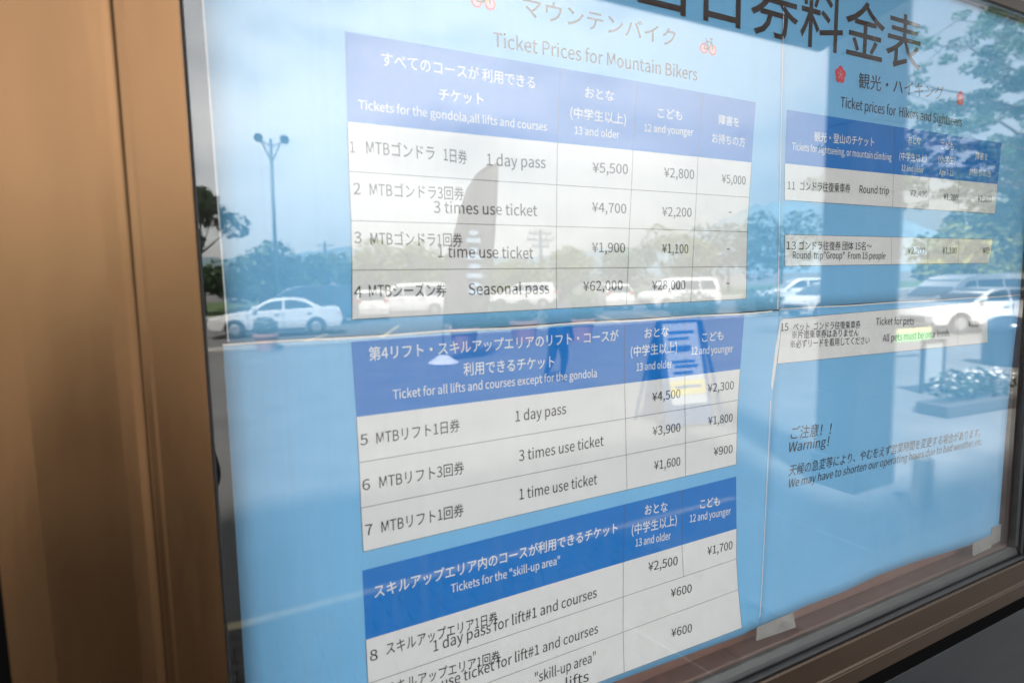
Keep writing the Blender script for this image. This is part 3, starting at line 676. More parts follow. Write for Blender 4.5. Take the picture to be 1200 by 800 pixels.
SHAPES = {
 'sedan': dict(L=4.70, W=1.80, body=[(-2.20, .28), (-2.33, .42), (-2.34, .60), (-2.24, .74), (-1.90, .84), (-1.30, .93), (-.98, .97), (1.55, 1.03), (2.10, 1.05), (2.28, 1.00), (2.32, .80), (2.36, .55), (2.26, .30)],
   house=[(-1.02, .95), (-.42, 1.30), (-.18, 1.39), (.20, 1.435), (.65, 1.425), (1.05, 1.36), (1.72, 1.02)], front=-1.42, rear=1.40,
   sides=[[(-.72, 1.00), (-.30, 1.28), (-.02, 1.34), (.22, 1.36), (.22, 1.02)], [(.30, 1.02), (.30, 1.365), (.68, 1.35), (1.02, 1.27), (1.34, 1.06)]], ws=((-1.00, .98), (-.24, 1.375)), rw=((1.08, 1.345), (1.66, 1.06))),
 'van': dict(L=4.75, W=1.80, body=[(-2.20, .28), (-2.36, .45), (-2.38, .70), (-2.28, .92), (-1.95, 1.04), (-1.70, 1.08), (2.20, 1.12), (2.34, 1.05), (2.37, .50), (2.30, .30)],
   house=[(-1.74, 1.06), (-1.05, 1.58), (-.75, 1.74), (-.20, 1.84), (1.90, 1.84), (2.20, 1.74), (2.32, 1.10)], front=-1.45, rear=1.42,
   sides=[[(-1.25, 1.12), (-.78, 1.56), (-.60, 1.62), (-.35, 1.64), (-.35, 1.13)], [(-.27, 1.13), (-.27, 1.65), (.85, 1.66), (.85, 1.13)], [(.93, 1.13), (.93, 1.66), (1.85, 1.64), (2.05, 1.14)]], ws=((-1.70, 1.10), (-.90, 1.66)), rw=((2.215, 1.68), (2.31, 1.16))),
 'hatch': dict(L=3.95, W=1.70, body=[(-1.85, .28), (-1.95, .42), (-1.96, .62), (-1.85, .80), (-1.50, .93), (-1.20, .98), (1.70, 1.02), (1.90, .98), (1.97, .60), (1.90, .30)],
   house=[(-1.24, .97), (-.60, 1.38), (-.35, 1.49), (.10, 1.54), (1.20, 1.52), (1.50, 1.42), (1.86, 1.00)], front=-1.20, rear=1.22,
   sides=[[(-.90, 1.02), (-.45, 1.36), (-.20, 1.42), (.10, 1.44), (.10, 1.04)], [(.18, 1.04), (.18, 1.44), (1.05, 1.42), (1.40, 1.06)]], ws=((-1.22, 1.00), (-.44, 1.46)), rw=((1.54, 1.40), (1.83, 1.05))),
 'suv': dict(L=4.60, W=1.84, body=[(-2.10, .34), (-2.28, .50), (-2.30, .78), (-2.18, .95), (-1.55, 1.06), (-1.10, 1.12), (2.05, 1.16), (2.22, 1.08), (2.30, .60), (2.20, .36)],
   house=[(-1.14, 1.10), (-.55, 1.52), (-.30, 1.63), (.10, 1.69), (1.70, 1.67), (1.95, 1.58), (2.20, 1.14)], front=-1.40, rear=1.38,
   sides=[[(-.80, 1.16), (-.38, 1.50), (-.15, 1.56), (.15, 1.58), (.15, 1.18)], [(.23, 1.18), (.23, 1.58), (1.10, 1.56), (1.10, 1.19)], [(1.18, 1.19), (1.18, 1.56), (1.62, 1.53), (1.85, 1.20)]], ws=((-1.12, 1.13), (-.40, 1.60)), rw=((1.97, 1.55), (2.18, 1.20))),
}
def car(kind, x, y, rz, paint, label, group='cars parked in the car park'):
    S = SHAPES[kind]; W = S['W'] / 2; r = 0.325
    t = empty('parked_car', (x, y, 0), rz); tag(t, label, 'car', group)
    # lower body with wheel openings
    bot = []
    for cx in (S['rear'], S['front']):
        for k in range(9):
            a = math.pi * k / 8; bot.append((cx + (r + .05) * math.cos(a), .28 + (r + .07) * math.sin(a)))
    pts = list(S['body']) + bot
    bm = bmesh.new(); extrude_xz(bm, pts, -W, W, lambda z: 0.95 + 0.05 * math.sin(min(max((z - .28) / .8, 0), 1) * math.pi))
    body = from_bm('body', bm, paint, t, bevel=0.05, seg=3)
    H = max(p[1] for p in S['house']); z0 = S['house'][0][1]
    tp = lambda z: 0.93 - 0.20 * max(0, (z - z0)) / (H - z0)
    bm = bmesh.new(); extrude_xz(bm, S['house'], -W, W, tp); from_bm('cabin', bm, paint, t, bevel=0.045, seg=3)
    for s in (-1, 1):
        for q in S['sides']:
            v = [(px, s * (W * tp(pz) + 0.006), pz) for px, pz in q]; v2 = [(a, b - s * 0.03, c) for a, b, c in v]
            n = len(v); fs = [tuple(range(n)), tuple(range(n, 2 * n))[::-1]] + [(i, (i + 1) % n, n + (i + 1) % n, n + i) for i in range(n)]
            mesh('side_window', v + v2, fs, CGLASS, t)
        bm = bmesh.new(); bsph(bm, (S['sides'][0][0][0] - .02, s * (W + .06), z0 + .14), .11, (0.8, .8, .65), 10, 6); from_bm('wing_mirror', bm, paint, t, smooth=True)
        nx, rx = S['body'][3][0], S['body'][-4][0]
        bm = bmesh.new(); bsph(bm, (nx + .10, s * (W - .22), S['body'][3][1] - .04), .17, (1.0, .9, .50), 10, 6); from_bm('headlight', bm, LAMP, t, smooth=True)
        bm = bmesh.new(); bsph(bm, (max(p[0] for p in S['body']) - .16, s * (W - .17), S['body'][-3][1] - .0), .19, (.9, .9, .45), 10, 6); from_bm('tail_light', bm, RED, t, smooth=True)
        for cx in (S['front'], S['rear']):
            bm = bmesh.new(); bcyl(bm, (cx, s * (W - .20), r), (cx, s * (W - .01), r), r, n=24); wh = from_bm('wheel', bm, TYRE, t, bevel=0.02)
            bm = bmesh.new(); bcyl(bm, (cx, s * (W - .012), r), (cx, s * (W + .006), r), .205, .16, n=10); from_bm('rim', bm, RIM, wh)
        bm = bmesh.new()
        for q in S['sides'][:2]: bbox(bm, q[-1][0] - .26, q[-1][0] - .08, s * (W + .0) - .02, s * (W + .0) + .02, z0 - .12, z0 - .09)
        from_bm('door_handle', bm, RIM, t)
        bm = bmesh.new()
        for q in S['sides'][:-1] + [S['sides'][0]]:
            gx = q[-1][0] + .04 if q is not S['sides'][0] or len(bm.verts) == 0 else S['front'] + .46
            bbox(bm, gx - .007, gx + .007, s * W * 0.995 - .012, s * W * 0.995 + .006, .36, z0 - .02)
        from_bm('door_gap', bm, TRIM, t)
    for nm, (a, b) in (('windscreen', S['ws']), ('rear_window', S['rw'])):
        d = Vector((b[0] - a[0], 0, b[1] - a[1])).normalized(); o_ = Vector((d.z, 0, -d.x)) * (-0.012 if nm == 'windscreen' else -0.012)
        wa, wb = W * tp(a[1]) - .07, W * tp(b[1]) - .07
        v = [Vector((a[0], -wa, a[1])), Vector((b[0], -wb, b[1])), Vector((b[0], wb, b[1])), Vector((a[0], wa, a[1]))]
        v = [p + o_ for p in v]; v2 = [p - o_ * 2 for p in v]
        mesh(nm, v + v2, [(0, 1, 2, 3), (7, 6, 5, 4), (0, 4, 5, 1), (1, 5, 6, 2), (2, 6, 7, 3), (3, 7, 4, 0)], CGLASS, t)
    bm = bmesh.new(); bbox(bm, S['body'][1][0] - .015, S['body'][1][0] + .06, -.55, .55, .36, .56); from_bm('front_grille', bm, TRIM, t, bevel=.01)
    bm = bmesh.new(); xe = max(p[0] for p in S['body']); bbox(bm, xe - .02, xe + .012, -.17, .17, .62, .79); from_bm('number_plate', bm, AWP, t)
    bm = bmesh.new(); bbox(bm, S['front'] + .42, S['rear'] - .42, -W + .01, W - .01, .20, .30); from_bm('door_sill', bm, TRIM, t)
    return t
car('sedan', 2.72, -24.0, R(10), WHITE, 'white saloon car nearest the left edge of the glass, left wheels on the kerb side')
car('van', 4.55, -29.2, R(6), DARKP, 'dark blue van parked just behind the white saloon')
car('hatch', 8.1, -31.2, R(100), WHITE, 'white hatchback turned tail-on beside the dark van')
car('van', 10.6, -32.4, R(12), WHITE, 'white people carrier next to the tail-on hatchback')
car('suv', 19.0, -34.0, R(40), WHITE, 'pale estate car with its bonnet towards the feather flag')
car('hatch', 22.6, -29.2, R(115), WHITE, 'white hatchback tail-on between the pale estate and a white van')
car('van', 25.5, -26.6, R(8), WHITE, 'long white van with dark windows left of the stone pier')
car('suv', 30.6, -22.3, R(35), WHITE, 'white off-road car half hidden by the stone pier')
car('van', 24.4, -11.0, R(14), WHITE, 'large white people carrier right of the stone pier')
car('sedan', 22.6, -9.6, R(24), WHITE, 'white saloon car right of the stone pier, before the people carrier')
car('hatch', 25.8, -17.2, R(10), WHITE, 'white hatchback far back right of the stone pier')

# --- floodlight pole
GALV = mat('galvanised_steel', (0.19, 0.26, 0.31), 0.5, metal=0.4)
lp = empty('floodlight_pole', (5.05, -45.0, 0)); tag(lp, 'tall floodlight pole with twin round lamps behind the white saloon', 'lamp post')
bm = bmesh.new(); bcyl(bm, (0, 0, 0), (0.22, 0, 11.9), .15, .10, 12); from_bm('pole', bm, GALV, lp, smooth=True)
bm = bmesh.new()
for s in (-1, 1): bcyl(bm, (.22 + s * .05, 0, 10.4), (.22 + s * .62, 0, 11.7), .05, n=8); bcyl(bm, (.22, 0, 11.4), (.22 + s * .75, 0, 11.75), .05, n=8)
from_bm('arm', bm, GALV, lp)
for s in (-1, 1):
    bm = bmesh.new(); bcyl(bm, (.22 + s * .80, .15, 11.95), (.22 + s * .84, .50, 11.80), .25, .30, 16); bsph(bm, (.22 + s * .79, .12, 11.97), .24, (1, .8, 1)); from_bm('floodlight', bm, GALV, lp)
# --- power poles
py = empty('power_pole', (53.0, -90.0, 0)); tag(py, 'distant power pole with cross arms rising above the trees', 'power pole')
bm = bmesh.new(); bcyl(bm, (0, 0, 0), (0, 0, 10.2), .35, .25, 8); from_bm('pole', bm, GALV, py)
for z, a in ((9.4, 2.2), (8.3, 2.6), (7.2, 1.6)):
    bm = bmesh.new(); bbox(bm, -a, a, -.15, .15, z, z + .25)
    for s in (-1, -.5, .5, 1): bcyl(bm, (s * a * .95, 0, z + .2), (s * a * .95, 0, z + .75), .12, n=6)
    from_bm('cross_arm', bm, GALV, py)
p2 = empty('utility_pole', (9.8, -52.0, 0)); tag(p2, 'thin utility pole standing among the trees right of the floodlight pole', 'power pole')
bm = bmesh.new(); bcyl(bm, (0, 0, 0), (0, 0, 5.4), .12, .10, 8); from_bm('pole', bm, GALV, p2)
bm = bmesh.new(); bbox(bm, -.7, .7, -.06, .06, 5.0, 5.1); from_bm('cross_arm', bm, GALV, p2)

# --- feather flag
FAB = mat('grey_flag_cloth', (0.14, 0.13, 0.12), 0.8, grain=0.05, gscale=3)
FBL = mat('pale_blue_flag_print', (0.50, 0.66, 0.85), 0.7)
ff = empty('feather_flag', (5.15, -12.7, 0)); tag(ff, 'tall grey feather flag with a pale blue mark on a white cross foot', 'flag')
edge = [(0.02, 0.95), (.10, 1.74), (.26, 2.7), (.52, 3.56), (.72, 4.10), (.98, 4.48), (1.25, 4.68), (1.55, 4.77)]
far_ = [(1.15, 0.95), (1.27, 1.55), (1.36, 2.3), (1.42, 3.0), (1.47, 3.6), (1.51, 4.1), (1.54, 4.5), (1.56, 4.775)]
v, f = [], []
for i, (a, b) in enumerate(zip(edge, far_)):
    for k in range(7):
        s = k / 6; v.append((a[0] * (1 - s) + b[0] * s, 0.04 * math.sin(5 * s + i * .6), a[1] * (1 - s) + b[1] * s))
for i in range(7):
    for k in range(6): q = i * 7 + k; f.append((q, q + 1, q + 8, q + 7))
fo = mesh('cloth', v, f, FAB, ff, smooth=True); so = fo.modifiers.new('cloth', 'SOLIDIFY'); so.thickness = .004
bm = bmesh.new(); pts = [(0.0, 0.1), (0.02, .95)] + edge[1:]
for a, b in zip(pts, pts[1:]): bcyl(bm, (a[0], 0, a[1]), (b[0], 0, b[1]), .018, n=8)
from_bm('pole', bm, TRIM, ff)
bm = bmesh.new(); v_ = []
for z, wd in ((3.10, .12), (2.92, .20), (2.70, .10), (2.52, .22), (2.30, .16), (2.08, .22), (1.86, .13), (1.68, .18)): bbox(bm, .86 - wd, .86 + wd * .8, .052, .060, z - .055, z + .055)
from_bm('flag_mark', bm, FBL, ff, bevel=.02)
bm = bmesh.new(); bcyl(bm, (0, 0, .02), (0, 0, .20), .38, .10, 20); fb = from_bm('foot', bm, mat('white_plastic', (.78, .79, .82), .4), ff, bevel=.02)

# --- person walking
NAVY = mat('navy_cloth', (0.012, 0.03, 0.075), 0.85, grain=.2, gscale=20)
SKIN = mat('skin', (0.45, 0.27, 0.19), 0.55)
HAIR = mat('black_hair', (0.015, 0.012, 0.012), 0.6)
def skinned(name, verts, edges, m, parent, root=0):
    me = bpy.data.meshes.new(name); me.from_pydata([v[:3] for v in verts], edges, []); me.update()
    o = link(name, me, m, parent)
    sk = o.modifiers.new('skin', 'SKIN'); sk.use_smooth_shade = True
    for i, v in enumerate(verts):
        d = me.skin_vertices[0].data[i]; rr = v[3]; d.radius = rr if isinstance(rr, tuple) else (rr, rr); d.use_root = (i == root)
    ss = o.modifiers.new('sub', 'SUBSURF'); ss.levels = 1; ss.render_levels = 1
    return o
pe = empty('person', (6.10, -9.05, 0), R(-25)); tag(pe, 'person in dark navy clothes walking bent forward across the car park', 'person')
V_ = [(0, 0, .90, (.20, .17)), (0.03, 0, 1.05, (.20, .18)), (.08, 0, 1.25, (.22, .19)), (.11, 0, 1.38, (.18, .13)), (.14, 0, 1.46, .055), (.17, 0, 1.52, .06),
      (0, .09, .84, .125), (.10, .10, .48, .095), (-.02, .10, .10, .045), (.12, .10, .05, .04),
      (0, -.09, .84, .125), (-.06, -.10, .48, .095), (-.30, -.10, .16, .045), (-.22, -.10, .07, .04),
      (.11, .19, 1.36, .062), (.02, .24, 1.10, .048), (.12, .25, .88, .036), (.16, .25, .80, .03),
      (.11, -.19, 1.36, .062), (.16, -.24, 1.10, .048), (.34, -.23, .96, .036), (.41, -.22, .94, .03)]
E_ = [(0, 1), (1, 2), (2, 3), (3, 4), (4, 5), (0, 6), (6, 7), (7, 8), (8, 9), (0, 10), (10, 11), (11, 12), (12, 13), (3, 14), (14, 15), (15, 16), (16, 17), (3, 18), (18, 19), (19, 20), (20, 21)]
skinned('clothed_body', V_, E_, NAVY, pe)
bm = bmesh.new(); bsph(bm, (.20, 0, 1.62), .095, (1.05, .82, 1.22)); bsph(bm, (.30, 0, 1.61), .018, (1, .8, 1.2), 8, 6)
for s in (-1, 1): bsph(bm, (.19, s * .08, 1.61), .022, (.6, .5, 1.2), 8, 6)
from_bm('head', bm, SKIN, pe, smooth=True)
bm = bmesh.new(); bsph(bm, (.18, 0, 1.655), .105, (1.05, .88, 1.02)); from_bm('hair', bm, HAIR, pe, smooth=True)
for (hx, hy, hz, dx) in ((.16, .25, .78, 0.0), (.42, -.22, .935, .05)):
    bm = bmesh.new(); bsph(bm, (hx, hy, hz), .04, (.7, .5, 1.0), 10, 6)
    for k in range(4): bcyl(bm, (hx - .02 + .014 * k, hy, hz - .02), (hx - .022 + .015 * k + dx, hy + .004, hz - .085 + .004 * abs(k - 1.5)), .009, .006, 6)
    bcyl(bm, (hx + .02, hy, hz + .01), (hx + .045, hy + .01, hz - .035), .010, .007, 6)
    from_bm('hand', bm, SKIN, pe, smooth=True)

# --- A-frame sign
AB = mat('dark_blue_board', (0.02, 0.07, 0.20), 0.5); AW = mat('white_sheet', (0.46, 0.51, 0.57), 0.6)
AY = mat('yellow_band', (0.62, 0.54, 0.14), 0.6); AK = mat('blue_arrow_print', (0.03, 0.14, 0.42), 0.6)
af = empty('a_frame_sign', (5.70, -5.35, 0), R(8)); tag(af, 'dark blue folding A-frame sign with a white notice and a yellow band', 'sign')
for s in (1, -1):
    v = []
    for (hx, z) in ((-.34, .06), (.34, .06), (.34, 1.40), (-.34, 1.40)): v.append(Vector((hx, s * (.36 - .25 * z), z)))
    nn = Vector((0, s * .02, 0)); bk = [p - nn for p in v]
    mesh('board', v + bk, [(0, 1, 2, 3), (7, 6, 5, 4), (0, 4, 5, 1), (1, 5, 6, 2), (2, 6, 7, 3), (3, 7, 4, 0)], AB, af)
def on_board(name, x0, x1, z0, z1, m, lift):
    q = [Vector((x, .36 - .25 * z + lift, z)) for x, z in ((x0, z0), (x1, z0), (x1, z1), (x0, z1))]; bk = [p - Vector((0, .002, 0)) for p in q]
    return mesh(name, q + bk, [(0, 1, 2, 3), (7, 6, 5, 4), (0, 4, 5, 1), (1, 5, 6, 2), (2, 6, 7, 3), (3, 7, 4, 0)], m, af)
on_board('notice', -.27, .27, .32, 1.36, AW, .006)
on_board('yellow_band', -.27, .27, .44, .62, AY, .010)
bm = bmesh.new()
for z, a, b, h in ((1.24, -.2, .2, .022), (1.16, -.22, .12, .018), (.86, -.2, .16, .02), (.80, -.16, .2, .02), (.72, -.2, .1, .018), (.54, -.2, .2, .02)): bbox(bm, a, b, .36 - .25 * z + .011, .36 - .25 * z + .014, z - h, z + h)
bbox(bm, -.22, .12, .36 - .25 * 1.02 + .011, .36 - .25 * 1.02 + .015, .97, 1.07)
from_bm('notice_print', bm, AK, af)
for x in (-.42, .46):
    bm = bmesh.new(); bcyl(bm, (x, .40, 0), (x * .72, .03, 1.38), .025, n=8); bcyl(bm, (x, -.40, 0), (x * .72, -.03, 1.38), .025, n=8); from_bm('leg', bm, AB, af)

# --- the person who takes the picture, standing left of the lens with both hands raised
ph = empty('person', (-0.17, -1.22, 0)); tag(ph, 'person in black standing close to the bronze column with hands raised to a camera', 'person')
ph.scale = (1.12, 1.1, 1.0); ph.location.x = -0.215
BLK = mat('black_cloth', (0.02, 0.02, 0.024), 0.9, grain=.2, gscale=20)
V_ = [(0, 0, .92, (.17, .12)), (0, 0, 1.08, (.15, .11)), (0, .01, 1.25, (.18, .12)), (0, 0, 1.38, (.16, .09)), (0, 0, 1.46, .055), (0, .01, 1.52, .058),
      (.10, 0, .84, .10), (.11, .02, .48, .07), (.12, -.02, .09, .05), (.13, .12, .045, .045),
      (-.10, 0, .84, .10), (-.12, .02, .48, .07), (-.13, -.02, .09, .05), (-.15, .12, .045, .045),
      (.175, .02, 1.40, .060), (.16, .17, 1.56, .046), (.10, .30, 1.80, .036),
      (-.175, .02, 1.38, .060), (-.20, .20, 1.50, .046), (-.02, .30, 1.78, .036)]
E_ = [(0, 1), (1, 2), (2, 3), (3, 4), (4, 5), (0, 6), (6, 7), (7, 8), (8, 9), (0, 10), (10, 11), (11, 12), (12, 13), (3, 14), (14, 15), (15, 16), (3, 17), (17, 18), (18, 19)]
skinned('clothed_body', V_, E_, BLK, ph)
bm = bmesh.new(); bsph(bm, (0, .02, 1.63), .098, (.82, 1.02, 1.22)); bsph(bm, (0, .125, 1.62), .018, (.8, 1, 1.2), 8, 6)
for s in (-1, 1): bsph(bm, (s * .082, .02, 1.62), .022, (.5, .6, 1.2), 8, 6)
from_bm('head', bm, SKIN, ph, smooth=True)
bm = bmesh.new(); bsph(bm, (0, .00, 1.665), .108, (.88, 1.02, 1.02)); from_bm('hair', bm, HAIR, ph, smooth=True)
for s, (hx, hy, hz) in ((1, (.095, .305, 1.83)), (-1, (-.015, .305, 1.81))):
    bm = bmesh.new(); bsph(bm, (hx, hy, hz), .042, (.55, .6, 1.0), 10, 6)
    for k in range(4): bcyl(bm, (hx, hy - .02 + .014 * k, hz + .02), (hx - s * .02, hy - .022 + .015 * k, hz + .09 - .004 * abs(k - 1.5)), .009, .007, 6)
    bcyl(bm, (hx, hy - .02, hz), (hx - s * .03, hy - .03, hz + .045), .010, .008, 6)
    from_bm('hand', bm, SKIN, ph, smooth=True)
hc = empty('hand_camera', (-0.13, -0.92, 1.88)); tag(hc, 'small black camera held up in both hands beside the column', 'camera')
box('camera_body', -.055, .055, -.03, .02, -.035, .045, TRIM, hc, bevel=.008)
bm = bmesh.new(); bcyl(bm, (0, .02, 0), (0, .06, 0), .032, .030, 20); from_bm('lens', bm, CGLASS, hc, bevel=.003)

# --- leaves
def leaf_mat(name, col):
    m = bpy.data.materials.new(name); m.use_nodes = True; n = m.node_tree.nodes; l = m.node_tree.links.new
    b = n['Principled BSDF']; b.inputs['Roughness'].default_value = 0.55
    g = n.new('ShaderNodeTexNoise'); g.inputs['Scale'].default_value = 1.6; t = n.new('ShaderNodeTexCoord'); l(t.outputs['Object'], g.inputs['Vector'])
    r = n.new('ShaderNodeValToRGB'); r.color_ramp.elements[0].position = .35; r.color_ramp.elements[1].position = .65
    r.color_ramp.elements[0].color = (*[c * .75 for c in col], 1); r.color_ramp.elements[1].color = (*[c * 1.3 for c in col], 1)
    l(g.outputs['Fac'], r.inputs['Fac']); l(r.outputs['Color'], b.inputs['Base Color'])
    tr = n.new('ShaderNodeBsdfTranslucent'); l(r.outputs['Color'], tr.inputs['Color']); ms = n.new('ShaderNodeMixShader'); ms.inputs['Fac'].default_value = .35
    l(b.outputs[0], ms.inputs[1]); l(tr.outputs[0], ms.inputs[2]); l(ms.outputs[0], n['Material Output'].inputs['Surface'])
    return m
LF1 = leaf_mat('spring_leaf', (0.24, 0.27, 0.06)); LF2 = leaf_mat('dark_leaf', (0.06, 0.11, 0.05)); LF3 = leaf_mat('mid_leaf', (0.11, 0.18, 0.065))
BARK = mat('bark', (0.10, 0.08, 0.06), .9, grain=.3, gscale=8, bump=.4, bscale=30)
def leaves(name, blobs, n, size, m, parent, rs, flat=0.5):
    v, f = [], []
    tot = sum(b[3] ** 2 for b in blobs)
    for (cx, cy, cz, rr) in blobs:
        for _ in range(int(n * rr * rr / tot)):
            while True:
                d = Vector((rs.uniform(-1, 1), rs.uniform(-1, 1), rs.uniform(-1, 1)))
                if 0.1 < d.length < 1: break
            d *= (d.length ** -0.35)
            c = Vector((cx, cy, cz)) + Vector((d.x * rr, d.y * rr, d.z * rr * flat * 1.4))
            s = size * rs.uniform(.6, 1.3)
            a = Vector((rs.gauss(0, 1), rs.gauss(0, 1), rs.gauss(0, .5))).normalized(); b_ = a.cross(Vector((rs.gauss(0, 1), rs.gauss(0, 1), rs.gauss(0, 1)))).normalized()
            k = len(v); v += [c - a * s, c + b_ * s * .45, c + a * s, c - b_ * s * .45]; f.append((k, k + 1, k + 2, k + 3))
    return mesh(name, v, f, m, parent)
def tree(x, y, h, cr, m, label, n=1800, size=.22, trunk=.16, base=.35, group='trees beyond the car park', seed=1, nb=16, flat=.6):
    rs = random.Random(seed * 31 + 5)
    t = empty('tree', (x, y, 0)); tag(t, label, 'tree', group)
    bm = bmesh.new(); bcyl(bm, (0, 0, 0), (rs.uniform(-.1, .1), 0, h * .55), trunk, trunk * .55, 9)
    blobs = []
    for k in range(nb):
        a = rs.uniform(0, 6.283); q = cr * rs.uniform(.15, .85); zz = h * rs.uniform(base, .93)
        q *= 1.15 - .75 * abs((zz / h - .6))
        p = (q * math.cos(a), q * math.sin(a), zz); blobs.append((*p, cr * rs.uniform(.26, .46)))
        bcyl(bm, (0, 0, min(h * .5, zz * .7)), p, trunk * .4, trunk * .08, 5)
    from_bm('trunk', bm, BARK, t)
    leaves('crown', blobs, n, size, m, t, rs, flat)
    return t
tree(0.4, -41.0, 7.6, 2.6, LF2, 'dark layered pine-like tree at the left edge of the glass', n=2600, size=.26, seed=3, base=.25)
far_trees = [
 (4.3, -48, 4.3, 3.4, LF3, 'bushy green tree behind the white saloon'),
 (8.4, -49, 4.0, 3.2, LF3, 'low green tree right of the floodlight pole'),
 (12.6, -50, 4.9, 3.4, LF1, 'yellow-green tree above the white people carrier'),
 (17.5, -51, 4.6, 3.4, LF1, 'yellow-green tree left of the feather flag'),
 (22.8, -52, 4.0, 3.4, LF1, 'low yellow-green tree right of the feather flag'),
 (28.5, -53, 3.3, 3.6, LF1, 'lowest yellow-green tree before the distant power pole'),
 (34.4, -52, 4.4, 3.6, LF1, 'yellow-green tree right of the distant power pole'),
 (39.5, -50, 5.1, 3.8, LF3, 'green tree above the tail-on hatchback in the middle of the row'),
 (44.5, -47, 6.2, 4.0, LF1, 'rounded yellow-green tree above the long white van'),
 (50.5, -46, 7.4, 4.2, LF2, 'tall dark green tree beside the stone pier'),
 (57.5, -45, 8.4, 4.4, LF2, 'tallest dark green tree just left of the stone pier')]
for i, (x, y, h, cr, m, lb) in enumerate(far_trees): tree(x, y, h, cr, m, lb, n=1700, size=.30, seed=i + 10)
for i, (x, y, h, cr, m, lb) in enumerate([(44, -20, 6.6, 3.8, LF3, 'green tree far behind the white people carrier'), (52, -22, 7.4, 4.0, LF2, 'dark tree at the right end of the car park'), (38, -17, 4.8, 2.6, LF1, 'small yellow-green tree right of the stone pier'), (36, -12.5, 4.6, 2.4, LF3, 'bushy tree behind the white saloon right of the pier'), (47, -14, 6.8, 3.6, LF1, 'broad pale green tree at the far right')]):
    tree(x, y, h, cr, m, lb, n=1600, size=.26, seed=i + 40, base=.15)
# large tree whose boughs hang over the right of the glass
bt = empty('tree', (23.5, -6.0, 0)); tag(bt, 'large airy tree whose leafy boughs fill the top right of the glass', 'tree', 'tree near the window')
rs = random.Random(77); bm = bmesh.new(); bcyl(bm, (0, 0, 0), (-.3, -.3, 5.2), .30, .20, 12); blobs = []
for k in range(24):
    zt = rs.uniform(4.6, 11.2)
    tip = Vector((rs.uniform(-7.2, 2.0), -3.4 + rs.uniform(-2.0, 2.0), zt - .9))
    if k > 22: tip.z = rs.uniform(3.2, 4.4); tip.x = rs.uniform(-2.5, 1)
    st_ = Vector((-.3, -.3, min(5.2, tip.z * .75))); prev = st_; ns = 11
    for s in range(1, ns + 1):
        q = st_.lerp(tip, s / ns) + Vector((rs.uniform(-.16, .16), rs.uniform(-.16, .16), rs.uniform(-.14, .14) + .5 * math.sin(3.1 * s / ns)))
        bcyl(bm, prev, q, .055 * (1 - s / (ns + 2)) + .010, .055 * (1 - (s + 1) / (ns + 2)) + .008, 6)
        if s > 3:
            for _ in range(2):
                e = q + Vector((rs.uniform(-1.1, .9), rs.uniform(-.8, .8), rs.uniform(-.55, .45))); bcyl(bm, q, e, .016, .005, 4)
                blobs.append((e.x, e.y, e.z, rs.uniform(.16, .46)))
        prev = q
from_bm('trunk', bm, BARK, bt)
leaves('crown', blobs, 30000, .075, leaf_mat('pale_fresh_leaf', (0.075, 0.14, 0.055)), bt, rs, .32)

# --- potted shrubs along the kerb
POT = mat('pink_terracotta', (0.52, 0.30, 0.26), .8, grain=.1, gscale=10)
def pot(x, y, s, label):
    t = empty('potted_shrub', (x, y, 0)); tag(t, label, 'plant', 'clipped shrubs in terracotta pots')
    bm = bmesh.new(); bcyl(bm, (0, 0, 0), (0, 0, .52 * s), .30 * s, .40 * s, 18); bcyl(bm, (0, 0, .50 * s), (0, 0, .60 * s), .44 * s, .44 * s, 18); from_bm('pot', bm, POT, t, bevel=.01)
    rs = random.Random(int(x * 10)); leaves('foliage', [(0, 0, .85 * s, .42 * s)], 600, .06 * s, LF2, t, rs, .6)
pot(1.75, -18.4, .85, 'small clipped shrub in a pink pot before the white saloon')
pot(6.75, -15.2, 1.0, 'clipped shrub in a pink pot left of the feather flag foot')
pot(9.10, -15.9, 1.1, 'clipped shrub in a pink pot right of the feather flag')
pot(10.6, -15.0, 1.15, 'clipped shrub in a pink pot behind the walking person')
def bush(x, y, r_, label):
    t = empty('round_shrub', (x, y, 0)); tag(t, label, 'shrub', 'round shrubs on the kerb'); rs = random.Random(int(x * 7))
    bm = bmesh.new()
    for k in range(5): bcyl(bm, (0, 0, 0), (rs.uniform(-.3, .3), rs.uniform(-.3, .3), r_ * .6), .03, .01, 5)
    from_bm('stem', bm, BARK, t); leaves('foliage', [(0, 0, r_ * .55, r_), (r_ * .5, 0, r_ * .4, r_ * .7), (-r_ * .5, 0, r_ * .4, r_ * .7)], 1500, .085, LF2, t, rs, .42)
bush(10.0, -19.8, 1.0, 'round dark shrub on the kerb behind the feather flag')
bush(13.5, -19.9, 1.15, 'round dark shrub on the kerb before the pale estate')
bush(20.2, -20.0, 1.1, 'round dark shrub on the kerb before the long white van')
bush(24.0, -19.4, 1.2, 'broad dark shrub on the kerb just left of the stone pier')

# --- small things right of the pier
WP = mat('white_painted_board', (0.38, 0.42, 0.44), .5)
nb_ = empty('notice_stand', (10.65, -4.75, 0), R(8)); tag(nb_, 'white notice board in a dark frame standing right of the pier', 'sign')
bx = lambda n, a, b, c, d, e, f_, m: box(n, a, b, c, d, e, f_, m, nb_, bevel=.006)
bx('board', -.20, .20, -.015, .015, .16, .82, WP); bx('frame', -.25, -.205, -.03, .03, 0, .88, TRIM); bx('frame', .205, .25, -.03, .03, 0, .88, TRIM); bx('frame', -.203, .203, -.03, .03, .83, .88, TRIM); bx('frame', -.203, .203, -.03, .03, .10, .15, TRIM)
bp = empty('flower_planter', (9.75, -3.75, 0), R(5)); tag(bp, 'long pale planter with grey-green plants and white blossom', 'planter')
box('trough', -.85, .85, -.22, .22, 0, .17, mat('grey_planter_concrete', (.08, .08, .078), .85), bp, bevel=.02)
rs = random.Random(5)
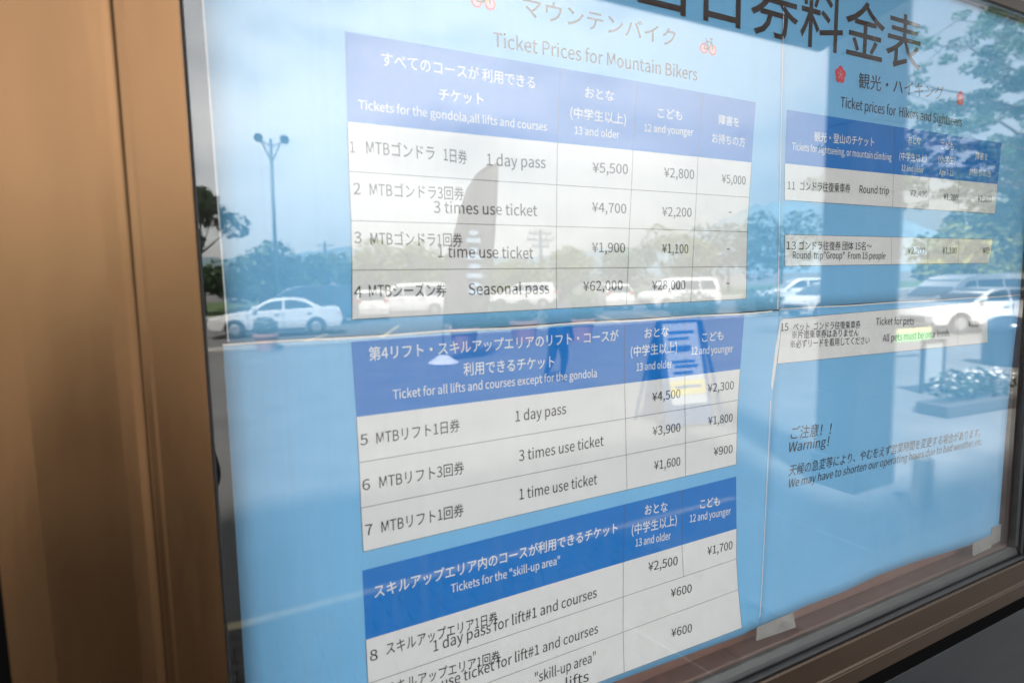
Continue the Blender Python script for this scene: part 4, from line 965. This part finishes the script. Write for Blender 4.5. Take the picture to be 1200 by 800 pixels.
leaves('foliage', [(-.6 + .2 * k, 0, .38 + .05 * math.sin(k * 2), .22) for k in range(7)], 1100, .038, mat('dull_dark_leaf', (.03, .055, .03), .9, spec=.1), bp, rs, .6)
leaves('blossom', [(-.6 + .3 * k, .02, .46, .20) for k in range(5)], 160, .035, mat('white_blossom', (.78, .76, .74), .7), bp, rs, .5)
bi = empty('litter_bin', (15.0, -5.6, 0)); tag(bi, 'dark dome-topped litter bin right of the flower planter', 'bin')
bm = bmesh.new(); bcyl(bm, (0, 0, 0), (0, 0, .72), .42, .42, 24); from_bm('drum', bm, DARKP, bi, bevel=.01)
bm = bmesh.new(); bsph(bm, (0, 0, .722), .43, (1, 1, .72), 24, 12); from_bm('dome_lid', bm, DARKP, bi, smooth=True)
bn = empty('low_banner', (14.1, -7.2, 0), R(5)); tag(bn, 'low banner in pale green and yellow stripes on short posts', 'banner')
GRN = mat('pale_green_print', (.30, .68, .30), .6); YEL = mat('pale_yellow_print', (.75, .72, .35), .6)
box('green_stripe', -.95, .95, -.01, .01, .40, .60, GRN, bn); box('yellow_stripe', -.95, .95, -.01, .01, .605, .70, YEL, bn)
for s in (-1, 1): box('post', s * .98 - .025, s * .98 + .025, -.025, .025, 0, .78, TRIM, bn)
cb = empty('cream_bollard', (5.40, -2.05, 0)); tag(cb, 'short cream bollard standing on the apron near the glass', 'bollard')
bm = bmesh.new(); bcyl(bm, (0, 0, 0), (0, 0, .40), .085, .075, 18); from_bm('post', bm, mat('cream_enamel', (.40, .36, .28), .5), cb, bevel=.01)
bm = bmesh.new(); bsph(bm, (0, 0, .40), .076, (1, 1, .5)); from_bm('cap', bm, MATS['cream_enamel'], cb, smooth=True)
bu = empty('white_bucket', (5.75, -1.35, 0.045)); tag(bu, 'white plastic bucket beside the cream bollard', 'bucket')
bm = bmesh.new(); bcyl(bm, (0, 0, 0), (0, 0, .34), .12, .155, 22); from_bm('bucket_body', bm, MATS['white_plastic'], bu, bevel=.006)
bm = bmesh.new()
for k in range(12):
    a, b = math.pi * k / 12, math.pi * (k + 1) / 12; bcyl(bm, (.165 * math.cos(a), 0, .32 + .16 * math.sin(a)), (.165 * math.cos(b), 0, .32 + .16 * math.sin(b)), .006, n=6)
from_bm('handle', bm, STEEL, bu)
fp = empty('stone_flower_pot', (6.75, -1.30, 0.045)); tag(fp, 'pale rounded stone pot with orange flowers in the right corner', 'planter')
bm = bmesh.new(); bsph(bm, (0, 0, .20), .30, (1, 1, .68), 22, 12); bcyl(bm, (0, 0, .30), (0, 0, .42), .20, .23, 20); from_bm('pot', bm, CONC, fp, smooth=True)
leaves('flowers', [(0, 0, .50, .20)], 420, .045, mat('orange_petal', (.75, .35, .06), .7), fp, random.Random(9), .5)
print('OBJECTS', len(bpy.data.objects))
